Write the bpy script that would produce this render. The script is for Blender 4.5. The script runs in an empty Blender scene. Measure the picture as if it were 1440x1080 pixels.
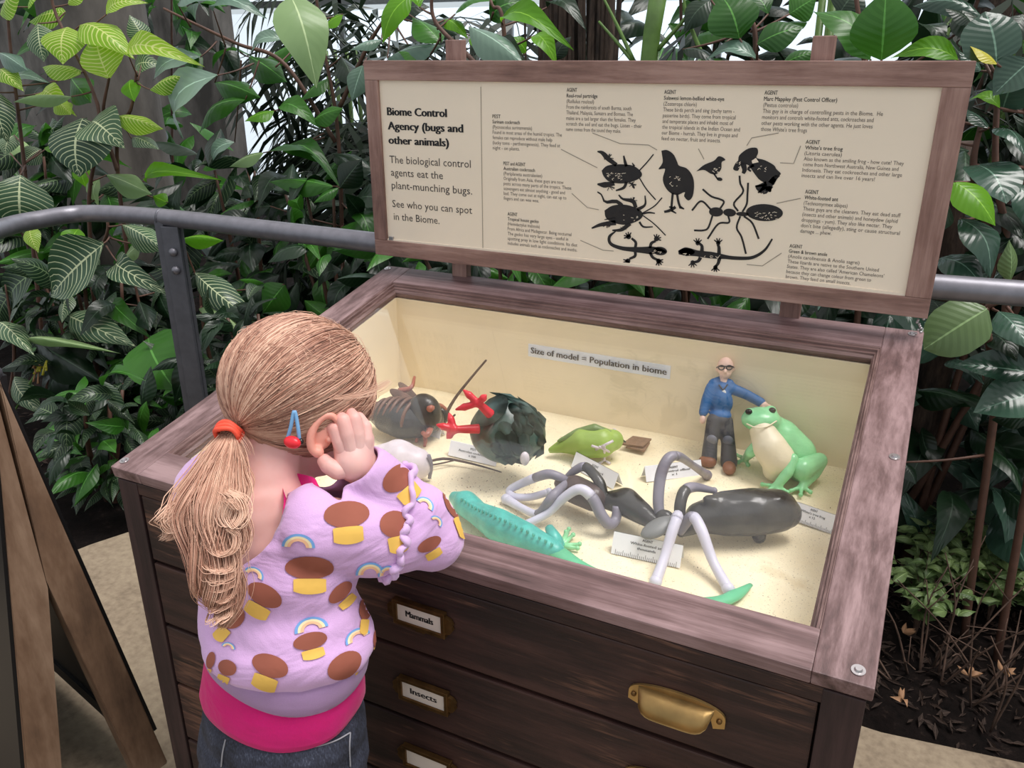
import bpy, bmesh, math, random
from mathutils import Vector, Matrix, Quaternion, noise
from mathutils.bvhtree import BVHTree
R_ = random.Random(7)
SC = bpy.context.scene
COL = SC.collection
V = Vector

# ---------------------------------------------------------------- camera, sky, exposure
FPX = 1163.26
HEAD, PITCH, ROLL = math.radians(-26.37), math.radians(21.71), math.radians(.15)
CAM = V((.9694, -.6804, 1.2374))
FW = V((math.sin(HEAD)*math.cos(PITCH), math.cos(HEAD)*math.cos(PITCH), -math.sin(PITCH)))
RT0 = V((math.cos(HEAD), -math.sin(HEAD), 0)); DN0 = FW.cross(RT0)
RT = RT0*math.cos(ROLL)+DN0*math.sin(ROLL); DN = DN0*math.cos(ROLL)-RT0*math.sin(ROLL)
cd = bpy.data.cameras.new('camera'); cam = bpy.data.objects.new('camera', cd); COL.objects.link(cam)
cd.sensor_width = 36; cd.sensor_fit = 'HORIZONTAL'; cd.lens = FPX*36/1440; cd.clip_start = .02; cd.clip_end = 200
M3 = Matrix((RT, -DN, -FW)).transposed(); cam.matrix_world = Matrix.Translation(CAM) @ M3.to_4x4()
SC.camera = cam
SC.view_settings.view_transform = 'Standard'; SC.view_settings.look = 'None'
SC.view_settings.gamma = 1; SC.view_settings.use_curve_mapping = False
SC.view_settings.exposure = 0.38

w = bpy.data.worlds.new('sky'); SC.world = w; w.use_nodes = True
nt = w.node_tree; nt.nodes.clear()
o = nt.nodes.new('ShaderNodeOutputWorld'); bg = nt.nodes.new('ShaderNodeBackground')
tc = nt.nodes.new('ShaderNodeTexCoord'); sx = nt.nodes.new('ShaderNodeSeparateXYZ'); cr = nt.nodes.new('ShaderNodeValToRGB')
nt.links.new(tc.outputs['Generated'], sx.inputs[0]); nt.links.new(sx.outputs['Z'], cr.inputs[0]); nt.links.new(cr.outputs[0], bg.inputs[0]); nt.links.new(bg.outputs[0], o.inputs[0])
e = cr.color_ramp.elements; e[0].position = 0.0; e[0].color = (.62, .70, .74, 1); e[1].position = .8; e[1].color = (1, .97, 1, 1)
bg.inputs[1].default_value = .72
sd = bpy.data.lights.new('sun', 'SUN'); sd.energy = 2.4; sd.angle = math.radians(30); sd.color = (1, .96, .93)
sun = bpy.data.objects.new('sun', sd); COL.objects.link(sun)
sun.rotation_euler = V((.55, .15, 1.5)).to_track_quat('Z', 'Y').to_euler()

# ---------------------------------------------------------------- where a photographed point stands in the place
def ray(px, py): return RT*((px-720)/FPX)+DN*((py-540)/FPX)+FW
def at_y(px, py, y):
    r = ray(px, py); return CAM+r*((y-CAM.y)/r.y)
def at_z(px, py, z):
    r = ray(px, py); return CAM+r*((z-CAM.z)/r.z)
def at_d(px, py, d): return CAM+ray(px, py)*d
def depth(p): return (p-CAM).dot(FW)

# ---------------------------------------------------------------- materials
MATS = {}
class NB:
    def __init__(s, name):
        s.m = bpy.data.materials.new(name); s.m.use_nodes = True; s.t = s.m.node_tree; s.t.nodes.clear()
        s.o = s.t.nodes.new('ShaderNodeOutputMaterial'); s.p = s.t.nodes.new('ShaderNodeBsdfPrincipled'); s.t.links.new(s.p.outputs[0], s.o.inputs[0])
        s._c = None
    def n(s, ty, **k):
        x = s.t.nodes.new('ShaderNode'+ty)
        for a, b in k.items(): setattr(x, a, b)
        return x
    def l(s, a, b): s.t.links.new(a, b)
    def co(s, scale=(1,1,1), kind='Object', rot=(0,0,0)):
        if s._c is None: s._c = s.n('TexCoord')
        mp = s.n('Mapping'); mp.inputs['Scale'].default_value = scale; mp.inputs['Rotation'].default_value = rot
        s.l(s._c.outputs[kind], mp.inputs[0]); return mp.outputs[0]
    def noise(s, vec, sc=5, det=4, rough=.55, dist=0):
        x = s.n('TexNoise'); x.inputs['Scale'].default_value = sc; x.inputs['Detail'].default_value = det
        x.inputs['Roughness'].default_value = rough; x.inputs['Distortion'].default_value = dist
        s.l(vec, x.inputs['Vector']); return x.outputs['Fac']
    def ramp(s, fac, stops):
        x = s.n('ValToRGB'); el = x.color_ramp.elements
        while len(el) < len(stops): el.new(.5)
        for i, (p, c) in enumerate(stops): el[i].position = p; el[i].color = (*c[:3], 1)
        s.l(fac, x.inputs[0]); return x.outputs[0]
    def math(s, op, a, b=None, c=None):
        x = s.n('Math', operation=op)
        for i, v in enumerate((a, b, c)):
            if v is None: continue
            if hasattr(v, 'links'): s.l(v, x.inputs[i])
            else: x.inputs[i].default_value = v
        return x.outputs[0]
    def mix(s, f, a, b, mode='MIX'):
        x = s.n('Mix', data_type='RGBA', blend_type=mode)
        for i, v in ((0, f), (6, a), (7, b)):
            if hasattr(v, 'links'): s.l(v, x.inputs[i])
            elif i == 0: x.inputs[0].default_value = v
            else: x.inputs[i].default_value = (*v[:3], 1)
        return x.outputs[2]
    def bump(s, h, st=.3, dist=.002):
        b = s.n('Bump'); b.inputs['Strength'].default_value = st; b.inputs['Distance'].default_value = dist
        s.l(h, b.inputs['Height']); s.l(b.outputs[0], s.p.inputs['Normal'])
    def base(s, c):
        if hasattr(c, 'links'): s.l(c, s.p.inputs['Base Color'])
        else: s.p.inputs['Base Color'].default_value = (*c[:3], 1)
    def set(s, **k):
        for a, v in k.items():
            i = s.p.inputs[a.replace('_', ' ')]
            if hasattr(v, 'links'): s.l(v, i)
            else: i.default_value = v
def lin(*c): return tuple(((v/255)/12.92 if v/255 <= .04045 else ((v/255+.055)/1.055)**2.4) for v in c)
def reg(k, nb): MATS[k] = nb.m; return nb.m
def plain(k, c, rough=.6, metal=0, var=.12, sc=30, bump=0, **kw):
    b = NB(k); v = b.noise(b.co(), sc, 3)
    lo = tuple(x*(1-var) for x in c); hi = tuple(min(1, x*(1+var)) for x in c)
    b.base(b.ramp(v, [(.3, lo), (.7, hi)])); b.set(Roughness=rough, Metallic=metal, **kw)
    if bump: b.bump(v, bump)
    return reg(k, b)
def wood(k, cols, sc, rough=.6, bump=.35, worn=None, spec=.4):
    b = NB(k); c = b.co(sc)
    n1 = b.noise(c, 1.0, 6, .62, .6); n2 = b.noise(b.co(tuple(x*4 for x in sc)), 1.0, 4, .7)
    n3 = b.noise(b.co((1,1,1)), 7, 4, .6)
    f = b.math('MULTIPLY_ADD', n2, .3, b.math('MULTIPLY_ADD', n3, .35, b.math('MULTIPLY', n1, .6)))
    col = b.ramp(f, [(.42, cols[0]), (.58, cols[1]), (.74, cols[2])])
    if worn:
        m = b.noise(b.co(tuple(x*.5 for x in sc)), 1, 6, .8, 1.5); m2 = b.noise(b.co((1,1,1)), 5, 3)
        mm = b.math('MULTIPLY', m, m2)
        fs = b.noise(b.co(tuple(x*3.4 for x in sc)), 1, 3, .8)
        mm = b.math('MULTIPLY', mm, b.math('MULTIPLY_ADD', fs, 1.5, .25))
        col = b.mix(b.ramp(mm, [(.27, (0,0,0)), (.38, (.8,.8,.8))]), col, worn)
    b.base(col); b.set(Roughness=rough); b.p.inputs['Specular IOR Level'].default_value = spec
    b.bump(b.math('ADD', n1, n2), bump, .0015)
    return reg(k, b)
TOPW = [lin(58,42,40), lin(108,84,83), lin(152,126,126)]
wood('top_wood_x', TOPW, (2.0, 38, 38), .45); wood('top_wood_y', TOPW, (38, 2.0, 38), .45)
MLD = [lin(50,34,32), lin(96,72,68), lin(134,108,104)]
wood('moulding_x', MLD, (3, 60, 60), .5, .5); wood('moulding_y', MLD, (60, 3, 60), .5, .5)
SGN = [lin(82,60,54), lin(130,99,90), lin(162,131,121)]
wood('sign_wood_x', SGN, (3, 34, 34), .6); wood('sign_wood_z', SGN, (34, 34, 3), .6)
DRK = [lin(18,11,10), lin(40,25,23), lin(66,43,38)]
wood('dark_wood_x', DRK, (2.4, 30, 30), .55, .6, worn=lin(112,78,62)); wood('dark_wood_y', DRK, (30, 2.4, 30), .55, .6, worn=lin(90,62,52))
wood('dark_wood_z', [lin(26,17,17), lin(46,31,31), lin(64,45,44)], (30, 30, 2.4), .6, .5)
wood('board_wood', [lin(66,50,40), lin(118,92,72), lin(154,128,106)], (9, 9, 2), .6, .2)
plain('black_board', lin(14,14,16), .45)
plain('brass', lin(196,164,108), .42, .9, .25, 25, .25); plain('old_brass', lin(112,84,50), .42, .85, .35, 60, .3)
plain('steel', lin(128,127,134), .42, .55, .12, 40, .1); plain('steel_dark', lin(96,97,104), .5, .5, .15, 30, .15)
plain('screw_metal', lin(190,185,185), .3, .9, .1)
plain('case_cream', lin(238,223,194), .55, 0, .05, 6); plain('sign_cream', lin(232,218,198), .5, 0, .03, 4)
plain('paper', lin(240,242,248), .5, 0, .02); plain('label_strip', lin(226,230,240), .45, 0, .02)
plain('cream_label', lin(225,212,200), .6, 0, .03)
plain('print_black', lin(18,14,16), .6, 0, .1); plain('print_grey', lin(66,58,54), .6, 0, .05); plain('print_small', lin(96,86,80), .6, 0, .05); plain('print_line', lin(150,140,126), .6, 0, .05)
b = NB('sand'); v = b.noise(b.co(), 9, 6, .6); g = b.noise(b.co(), 420, 2)
b.base(b.mix(b.ramp(g, [(.62, (0,0,0)), (.72, (.6,.6,.6))]), b.ramp(v, [(.3, lin(236,220,182)), (.6, lin(247,236,204)), (.75, lin(218,196,152))]), lin(120,100,70)))
b.set(Roughness=.9); b.bump(g, .3, .001); reg('sand', b)
b = NB('glass'); b.base((1,1,1)); b.set(Roughness=.015, IOR=1.45); b.p.inputs['Transmission Weight'].default_value = 1
tr = b.n('BsdfTransparent'); gl = b.n('BsdfGlossy'); gl.inputs['Roughness'].default_value = .03; lw = b.n('LayerWeight'); lw.inputs[0].default_value = .5; fr_ = b.math('MULTIPLY_ADD', b.math('POWER', lw.outputs['Facing'], 5), .95, .045)
mx = b.n('MixShader'); b.l(fr_, mx.inputs[0]); b.l(tr.outputs[0], mx.inputs[1]); b.l(gl.outputs[0], mx.inputs[2]); b.l(mx.outputs[0], b.o.inputs[0]); reg('glass', b)
b = NB('concrete'); v = b.noise(b.co(), 3, 8, .65); v2 = b.noise(b.co(), 60, 4)
b.base(b.ramp(b.math('MULTIPLY_ADD', v2, .35, b.math('MULTIPLY', v, .65)), [(.38, lin(104,90,74)), (.5, lin(136,121,101)), (.64, lin(158,143,120))])); b.set(Roughness=.85); b.bump(v2, .25); reg('concrete', b)
b = NB('soil'); v = b.noise(b.co(), 26, 8, .75); b.base(b.ramp(v, [(.35, lin(12,9,8)), (.58, lin(26,20,18)), (.75, lin(66,54,48))])); b.set(Roughness=.95); b.p.inputs['Specular IOR Level'].default_value = .1; b.bump(v, 1, .01); reg('soil', b)
b = NB('bark'); v = b.noise(b.co((14,14,3)), 3, 7, .7); b.base(b.ramp(v, [(.35, lin(34,26,22)), (.6, lin(84,68,58)), (.75, lin(116,98,84))])); b.set(Roughness=.9); b.bump(v, .8, .01); reg('bark', b)
b = NB('grey_wall'); v = b.noise(b.co((1,1,.4)), 4, 6, .6); b.base(b.ramp(v, [(.35, lin(62,58,54)), (.7, lin(120,114,108))])); b.set(Roughness=.9); reg('grey_wall', b)
plain('twig', lin(82,62,50), .8, 0, .35, 60); plain('stem_brown', lin(92,64,52), .6, 0, .25, 30); plain('stem_green', lin(96,128,62), .5, 0, .2, 30)
plain('dead_leaf', lin(150,112,80), .7, 0, .35, 40); plain('soil_bit', lin(150,136,124), .8, 0, .4, 200)
# skin, cloth, hair
def skin(k, c, c2):
    b = NB(k); v = b.noise(b.co(), 14, 4); b.base(b.ramp(v, [(.35, c), (.65, c2)])); b.set(Roughness=.48)
    b.p.inputs['Subsurface Weight'].default_value = .12; b.p.inputs['Subsurface Radius'].default_value = (.012, .005, .003); b.p.inputs['Subsurface Scale'].default_value = 1
    reg(k, b)
skin('skin', lin(230,168,158), lin(240,192,184)); skin('skin_ear', lin(234,160,142), lin(242,174,156)); plain('model_skin', lin(232,196,180), .5)
def cloth(k, c, fold=.5, weave=900, var=.06):
    b = NB(k); v = b.noise(b.co((1,1,1.8)), 13, 3, .5, .8); ww = b.noise(b.co(), weave, 2)
    c1 = tuple(x*(1-var) for x in c); b.base(b.ramp(ww, [(.35, c1), (.65, c)])); b.set(Roughness=.85)
    b.p.inputs['Sheen Weight'].default_value = .25
    b.bump(b.math('MULTIPLY_ADD', ww, .04, v), fold, .012); return reg(k, b)
cloth('lavender', lin(216,174,222), .6); cloth('lavender_rib', lin(216,180,224), .1); cloth('magenta', lin(250,28,150), .35)
b = NB('denim'); v = b.noise(b.co(), 18, 5, .7); ww = b.noise(b.co((1,1,.3)), 700, 2)
b.base(b.ramp(b.math('MULTIPLY_ADD', ww, .4, b.math('MULTIPLY', v, .6)), [(.4, lin(26,28,38)), (.56, lin(54,58,74)), (.7, lin(104,112,130))])); b.set(Roughness=.85); b.bump(v, .4, .004); reg('denim', b)
plain('thread', lin(150,150,156), .8)
def hairmat(k, cols):
    b = NB(k); gi = b.n('HairInfo') if False else None
    at = b.n('Attribute', attribute_name='tone'); v = b.noise(b.co(), 22, 3)
    f = b.math('MULTIPLY_ADD', v, .5, b.math('MULTIPLY', at.outputs['Fac'], .6))
    b.base(b.ramp(f, [(.2, cols[0]), (.5, cols[1]), (.8, cols[2])])); b.set(Roughness=.42); b.p.inputs['Specular IOR Level'].default_value = .5
    reg(k, b)
hairmat('hair', [lin(96,60,48), lin(186,136,114), lin(234,194,168)])
plain('print_brown', lin(150,84,66), .8, 0, .06); plain('print_ochre', lin(232,186,88), .8, 0, .06); plain('print_blue', lin(120,168,224), .8); plain('print_orange', lin(246,192,150), .8); plain('print_yellow', lin(244,226,180), .8)
plain('hair_tie', lin(244,84,58), .6); plain('clip_blue', lin(120,170,214), .4); plain('clip_red', lin(226,36,50), .35); plain('eye_white', lin(240,238,235), .2); plain('eye_dark', lin(30,22,20), .15); plain('lip', lin(206,120,112), .5)
# models in the case
plain('roach_brown', lin(112,82,66), .45, 0, .35, 40, .3); plain('roach_dark', lin(58,56,52), .3, 0, .4, 50, .4); plain('roach_red', lin(168,102,84), .4)
plain('bird_green', lin(62,88,80), .3, 0, .4, 26, .5); plain('bird_green_light', lin(112,138,132), .3, 0, .2, 26, .3); plain('foot_red', lin(206,52,60), .35, 0, .15, 60, .4)
plain('lime_bird', lin(150,178,84), .4, 0, .15, 16, .2); plain('olive_bird', lin(116,140,82), .4, 0, .2, 30, .3); plain('white_clay', lin(214,204,210), .4)
plain('beak', lin(74,84,76), .4); plain('ant_dark', lin(58,57,53), .26, 0, .55, 34, .9); plain('ant_brown', lin(72,56,50), .3, 0, .35, 40, .5); plain('ant_grey', lin(134,130,142), .4, 0, .2, 30, .2); plain('ant_white', lin(206,204,220), .4, 0, .08, 30)
plain('ant_leaf', lin(118,120,118), .4, 0, .15, 20)
plain('frog_green', lin(140,210,154), .25, 0, .12, 30, .2); plain('frog_belly', lin(226,216,188), .45, 0, .06, 30, .2)
plain('anole_teal', lin(74,178,166), .35, 0, .2, 60, .4); plain('anole_green', lin(96,186,140), .4, 0, .12)
plain('jacket_blue', lin(40,98,156), .55, 0, .12, 60); plain('trouser_grey', lin(66,66,72), .6, 0, .15, 60); plain('knee_grey', lin(112,114,124), .6); plain('boot', lin(132,84,58), .5, 0, .2, 60)
plain('card_brown', lin(136,108,84), .8, 0, .15, 120); plain('glasses_black', lin(30,26,34), .3)
# leaves
def leafmat(k, c1, c2, vein=None, nv=12, width=.16, rough=.35, trans=.35, slant=.9, mid=None, tcol=None):
    b = NB(k); uv = b.n('UVMap', uv_map='leaf'); s = b.n('SeparateXYZ'); b.l(uv.outputs[0], s.inputs[0])
    u, vv = s.outputs[0], s.outputs[1]
    av = b.math('ABSOLUTE', b.math('MULTIPLY_ADD', vv, 2, -1))
    oi = b.n('ObjectInfo'); base = b.mix(b.math('MULTIPLY_ADD', oi.outputs['Random'], .8, b.math('MULTIPLY', b.noise(b.co(kind='UV'), 3, 3), .4)), c1, c2)
    mw = b.math('LESS_THAN', av, .035)
    if vein:
        ph = b.math('SUBTRACT', b.math('MULTIPLY', u, nv), b.math('MULTIPLY', b.math('POWER', av, 1.5), slant*nv*.22))
        tri = b.math('ABSOLUTE', b.math('SUBTRACT', b.math('FRACT', ph), .5))
        wv = b.math('MULTIPLY_ADD', av, -width*.35, width)
        vm = b.n('MapRange'); b.l(tri, vm.inputs[0]); b.l(wv, vm.inputs[1]); b.l(b.math('MULTIPLY', wv, .45), vm.inputs[2]); vm.inputs[3].default_value = 0; vm.inputs[4].default_value = 1
        mk = b.math('MAXIMUM', vm.outputs[0], mw); base = b.mix(mk, base, vein)
        b.bump(tri, .25, .003)
    else:
        ph = b.math('SUBTRACT', b.math('MULTIPLY', u, 9), b.math('MULTIPLY', av, 2)); tri = b.math('ABSOLUTE', b.math('SUBTRACT', b.math('FRACT', ph), .5))
        base = b.mix(b.math('MULTIPLY', mw, .8), base, mid or tuple(min(1, x*2.2+.05) for x in c2)); b.bump(tri, .3, .003)
    b.base(base); b.set(Roughness=rough)
    t = b.n('BsdfTranslucent'); b.l(b.mix(.5, base, tcol or c2), t.inputs[0]); mx = b.n('MixShader'); mx.inputs[0].default_value = trans
    b.l(b.p.outputs[0], mx.inputs[1]); b.l(t.outputs[0], mx.inputs[2]); b.l(mx.outputs[0], b.o.inputs[0]); reg(k, b)
leafmat('leaf_yellow_veined', lin(100,160,34), lin(172,212,58), lin(244,250,160), 13, .2, trans=.55)
leafmat('leaf_white_veined', lin(34,64,42), lin(72,104,72), lin(206,216,172), 13, .13, trans=.25)
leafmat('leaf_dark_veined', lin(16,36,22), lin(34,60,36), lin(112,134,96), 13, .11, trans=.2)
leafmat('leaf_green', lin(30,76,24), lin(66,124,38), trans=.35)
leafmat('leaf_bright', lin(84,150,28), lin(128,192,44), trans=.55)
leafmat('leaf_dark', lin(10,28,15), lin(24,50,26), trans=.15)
leafmat('leaf_blue', lin(84,116,98), lin(124,150,132), trans=.2, rough=.3)
leafmat('leaf_pale', lin(140,170,116), lin(160,190,130), trans=.4)
leafmat('leaf_rubber', lin(26,54,40), lin(66,94,78), trans=.12, rough=.22)
leafmat('leaf_olive', lin(96,122,76), lin(112,138,88), trans=.3)
leafmat('leaf_yellow', lin(200,190,50), lin(214,206,80), trans=.4)
leafmat('leaf_cover', lin(70,98,52), lin(136,160,100), trans=.3)
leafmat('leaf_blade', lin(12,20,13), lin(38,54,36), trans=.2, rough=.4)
leafmat('leaf_litter', lin(30,22,19), lin(84,64,52), trans=.1, rough=.7)

# ---------------------------------------------------------------- object helpers
ROOTLOC = {}
def tag(o, label=None, cat=None, group=None, kind=None):
    if label: o['label'] = label
    if cat: o['category'] = cat
    if group: o['group'] = group
    if kind: o['kind'] = kind
    return o
def thing(name, loc, label=None, cat=None, group=None, kind=None):
    o = bpy.data.objects.new(name, None); o.empty_display_size = .02; COL.objects.link(o); o.location = loc
    o['_loc'] = list(loc); ROOTLOC[o.name] = V(loc); tag(o, label, cat, group, kind); return o
def wloc(p):
    s = V((0,0,0))
    while p is not None: s += p.location; p = p.parent
    return s
def link(name, me, mat, parent=None, at=None):
    """mesh in world coordinates -> object whose origin is its parent's origin"""
    o = bpy.data.objects.new(name, me); COL.objects.link(o)
    if mat is not None:
        for m in (mat if isinstance(mat, (list, tuple)) else [mat]): me.materials.append(MATS[m] if isinstance(m, str) else m)
    base = wloc(parent) if parent is not None else V((0,0,0))
    if parent is not None: o.parent = parent
    org = V(at) if at is not None else base
    if org.length: me.transform(Matrix.Translation(-org))
    o.location = org-base
    return o
def bm_mesh(bm, name='m', smooth=False):
    me = bpy.data.meshes.new(name); bmesh.ops.recalc_face_normals(bm, faces=bm.faces); bm.to_mesh(me); bm.free()
    if smooth: me.polygons.foreach_set('use_smooth', [True]*len(me.polygons))
    return me
def obj(name, bm, mat, parent=None, smooth=False, at=None, **k):
    return tag(link(name, bm_mesh(bm, name, smooth), mat, parent, at), **k)
def B(): return bmesh.new()
def box(bm, lo, hi, bev=0, M=None):
    lo, hi = V(lo), V(hi); r = bmesh.ops.create_cube(bm, size=1)['verts']; c = (lo+hi)/2; d = hi-lo
    for v in r: v.co = V((v.co.x*d.x, v.co.y*d.y, v.co.z*d.z))+c
    if bev:
        es = list({e for v in r for e in v.link_edges})
        rr = bmesh.ops.bevel(bm, geom=es, offset=bev, segments=2, affect='EDGES', profile=.6)
        r = list({v for f in rr['faces'] for v in f.verts} | {v for v in r if v.is_valid})
    if M:
        for v in r: v.co = M @ v.co
    return r
def prism(bm, poly, nvec, flip=False):
    """closed polygon of points extruded by nvec"""
    a = [bm.verts.new(p) for p in poly]; b_ = [bm.verts.new(V(p)+V(nvec)) for p in poly]
    bm.faces.new(a); bm.faces.new(b_[::-1]); n = len(a)
    for i in range(n): bm.faces.new((a[i], b_[i], b_[(i+1) % n], a[(i+1) % n]))
def spline(pts, n):
    pts = [V(p) for p in pts]
    if len(pts) < 3: return [pts[0].lerp(pts[-1], i/(n-1)) for i in range(n)]
    out = []; m = len(pts)-1
    for i in range(n):
        t = i/(n-1)*m; k = min(int(t), m-1); u = t-k
        p0 = pts[k-1] if k else pts[0]*2-pts[1]; p1, p2 = pts[k], pts[k+1]; p3 = pts[k+2] if k+2 <= m else pts[m]*2-pts[m-1]
        out.append(.5*((2*p1)+(p2-p0)*u+(2*p0-5*p1+4*p2-p3)*u*u+(3*p1-p0-3*p2+p3)*u*u*u))
    return out
def lerpl(l, t):
    if not isinstance(l, (list, tuple)): return l
    m = len(l)-1; k = min(int(t*m), m-1) if m else 0
    return l[0] if not m else l[k]+(l[k+1]-l[k])*(t*m-k)
def tube(bm, pts, rad, sides=8, n=None, cap=True, flat=1.0, up=None):
    P = spline(pts, n) if n else [V(p) for p in pts]; N = len(P); prev = None; rings = []
    ax = up
    for i, p in enumerate(P):
        t = (P[min(i+1, N-1)]-P[max(i-1, 0)]).normalized()
        if prev is None: a = (V(ax) if ax is not None else (V((0,0,1)) if abs(t.z) < .9 else V((1,0,0))))
        else: a = prev
        a = (a-t*a.dot(t)); a = a.normalized() if a.length > 1e-6 else t.orthogonal().normalized(); prev = a; c = t.cross(a)
        r = lerpl(rad, i/(N-1) if N > 1 else 0)
        rings.append([bm.verts.new(p+(a*math.cos(k*2*math.pi/sides)*flat+c*math.sin(k*2*math.pi/sides))*r) for k in range(sides)])
    for i in range(N-1):
        for k in range(sides): bm.faces.new((rings[i][k], rings[i][(k+1) % sides], rings[i+1][(k+1) % sides], rings[i+1][k]))
    if cap: bm.faces.new(rings[0][::-1]); bm.faces.new(rings[-1])
def ell(bm, c, r, rot=None, seg=16, rings=10):
    vs = bmesh.ops.create_uvsphere(bm, u_segments=seg, v_segments=rings, radius=1)['verts']
    r = V(r) if hasattr(r, '__len__') else V((r, r, r))
    for v in vs:
        q = V((v.co.x*r.x, v.co.y*r.y, v.co.z*r.z)); v.co = V(c)+((rot @ q) if rot is not None else q)
    return vs
def frame(x, up=(0,0,1)):
    x = V(x).normalized(); y = V(up).cross(x); y = y.normalized() if y.length > 1e-5 else x.orthogonal().normalized(); z = x.cross(y)
    return Matrix((x, y, z)).transposed()
def caps(bm, a, b_, ra, rb, n=5):
    """tapered capsule"""
    a, b_ = V(a), V(b_); d = (b_-a); L = d.length or 1e-4; rot = frame(d/L if L > 1e-4 else V((1,0,0)))
    for p, r in ((a, ra), (b_, rb)): ell(bm, p, r, seg=12, rings=8)
    tube(bm, [a, b_], [ra, rb], 12)
def chain(bm, pts, rads):
    for i in range(len(pts)-1): caps(bm, pts[i], pts[i+1], rads[i], rads[i+1])
def blob(bm, vox, smooth=6, fac=.5):
    """one continuous skin around overlapping closed shapes"""
    me = bpy.data.meshes.new('t'); bm.to_mesh(me); bm.free(); o = bpy.data.objects.new('t', me); COL.objects.link(o)
    m = o.modifiers.new('r', 'REMESH'); m.mode = 'VOXEL'; m.voxel_size = vox; m.use_smooth_shade = True
    if smooth: s = o.modifiers.new('s', 'SMOOTH'); s.factor = fac; s.iterations = smooth
    dg = bpy.context.evaluated_depsgraph_get(); out = bpy.data.meshes.new_from_object(o.evaluated_get(dg))
    bpy.data.objects.remove(o); bpy.data.meshes.remove(me); out.polygons.foreach_set('use_smooth', [True]*len(out.polygons)); return out
def blobobj(name, bm, vox, mat, parent, smooth=6, fac=.5, **k): return tag(link(name, blob(bm, vox, smooth, fac), mat, parent), **k)
def text_mesh(s, size, bold=0, align='LEFT'):
    c = bpy.data.curves.new('t', 'FONT'); c.body = s; c.size = size; c.offset = bold*size; c.align_x = align; c.resolution_u = 2
    o = bpy.data.objects.new('t', c); COL.objects.link(o)
    dg = bpy.context.evaluated_depsgraph_get(); me = bpy.data.meshes.new_from_object(o.evaluated_get(dg)); bpy.data.objects.remove(o); bpy.data.curves.remove(c); return me
def add_mesh(bm, me, M):
    me.transform(M); bm.from_mesh(me); bpy.data.meshes.remove(me)
def text_on(bm, s, org, xdir, ydir, size, width=None, bold=0):
    """lettering laid flat: org = left end of base line; width = length to fit"""
    me = text_mesh(s, size, 0)
    if not me.vertices: return
    xs = [v.co.x for v in me.vertices]; x0, x1 = min(xs), max(xs); k = (width/(x1-x0)) if width else .88
    x, y = V(xdir).normalized(), V(ydir).normalized(); M = Matrix((x*k, y, x.cross(y))).transposed().to_4x4(); M.translation = V(org)-x*x0*k
    for i, f_ in enumerate((-1, 0, 1) if bold else (0,)):      # heavier strokes: the same outline set down side by side
        m2 = me.copy(); add_mesh(bm, m2, Matrix.Translation(x*f_*bold*size*1.1+x.cross(y)*.00003*i) @ M)
    bpy.data.meshes.remove(me)
# ================================================================ the cabinet
HT, DP, SL = .70, .7149, math.radians(10.94)
SY = V((0, math.cos(SL), math.sin(SL))); SN = V((0, -math.sin(SL), math.cos(SL)))
def top(x, d, h=0): return V((x, 0, HT))+SY*d+SN*h        # a point of the sloping top: across, up the slope, above it
TOPM = Matrix((V((1,0,0)), SY, SN)).transposed().to_4x4(); TOPM.translation = V((0, 0, HT))
cab = thing('display_cabinet', (.5, .36, 0), 'dark old museum chest of drawers with a sloping glass-topped display case of animal models', 'cabinet')
RW, TH = .055, .018
def rail(name, x0, x1, d0, d1, mat, par=cab):
    bm = B(); box(bm, (x0, d0, -TH), (x1, d1, 0), .0018, TOPM); return obj(name, bm, mat, par)
rail('top_rail', 0, RW, 0, DP, 'top_wood_y'); rail('top_rail', 1-RW, 1, 0, DP, 'top_wood_y')
rail('top_rail', RW, 1-RW, 0, RW, 'top_wood_x'); rail('top_rail', RW, 1-RW, DP-.067, DP, 'top_wood_x')
# stepped moulding round the glass
D0, D1 = RW, DP-.067
prof = [(0, -.001), (.0, -.02), (.024, -.02), (.024, -.012), (.018, -.009), (.017, -.006), (.011, -.006), (.010, -.0025), (.004, -.0025), (.003, -.001)]
def mould(along, sgn, mat):
    bm = B(); rings = []; KQ = {('x', 1): .12, ('x', -1): .85, ('y', 1): .75, ('y', -1): .45}; kq = KQ[(along, sgn)]; ka, kb = (KQ[('y', 1)], KQ[('y', -1)]) if along == 'x' else (KQ[('x', 1)], KQ[('x', -1)])
    corners = {('x', 1): ((RW, D0), (1-RW, D0), (0, 1)), ('x', -1): ((RW, D1), (1-RW, D1), (0, -1)), ('y', 1): ((RW, D0), (RW, D1), (1, 0)), ('y', -1): ((1-RW, D0), (1-RW, D1), (-1, 0))}[(along, sgn)]
    a, b_, inn = corners
    for end, p in enumerate((a, b_)):
        ring = []
        for (q, h) in prof:
            m = q*ka if end == 0 else -q*kb; Q = q*kq      # mitre
            if along == 'x': ring.append(bm.verts.new(top(p[0]+m, p[1]+inn[1]*Q, h)))
            else: ring.append(bm.verts.new(top(p[0]+inn[0]*Q, p[1]+m, h)))
        rings.append(ring)
    n = len(prof)
    for i in range(n): bm.faces.new((rings[0][i], rings[0][(i+1) % n], rings[1][(i+1) % n], rings[1][i]))
    bm.faces.new(rings[0]); bm.faces.new(rings[1][::-1])
    obj('glazing_bead', bm, mat, cab)
mould('x', 1, 'moulding_x'); mould('x', -1, 'moulding_x'); mould('y', 1, 'moulding_y'); mould('y', -1, 'moulding_y')
bm = B(); box(bm, (RW+.0005, D0+.0005, -.0165), (1-RW-.0005, D1-.0005, -.0125), 0, TOPM); obj('glass_pane', bm, 'glass', cab, label='clear glass pane of the sloping top')
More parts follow.
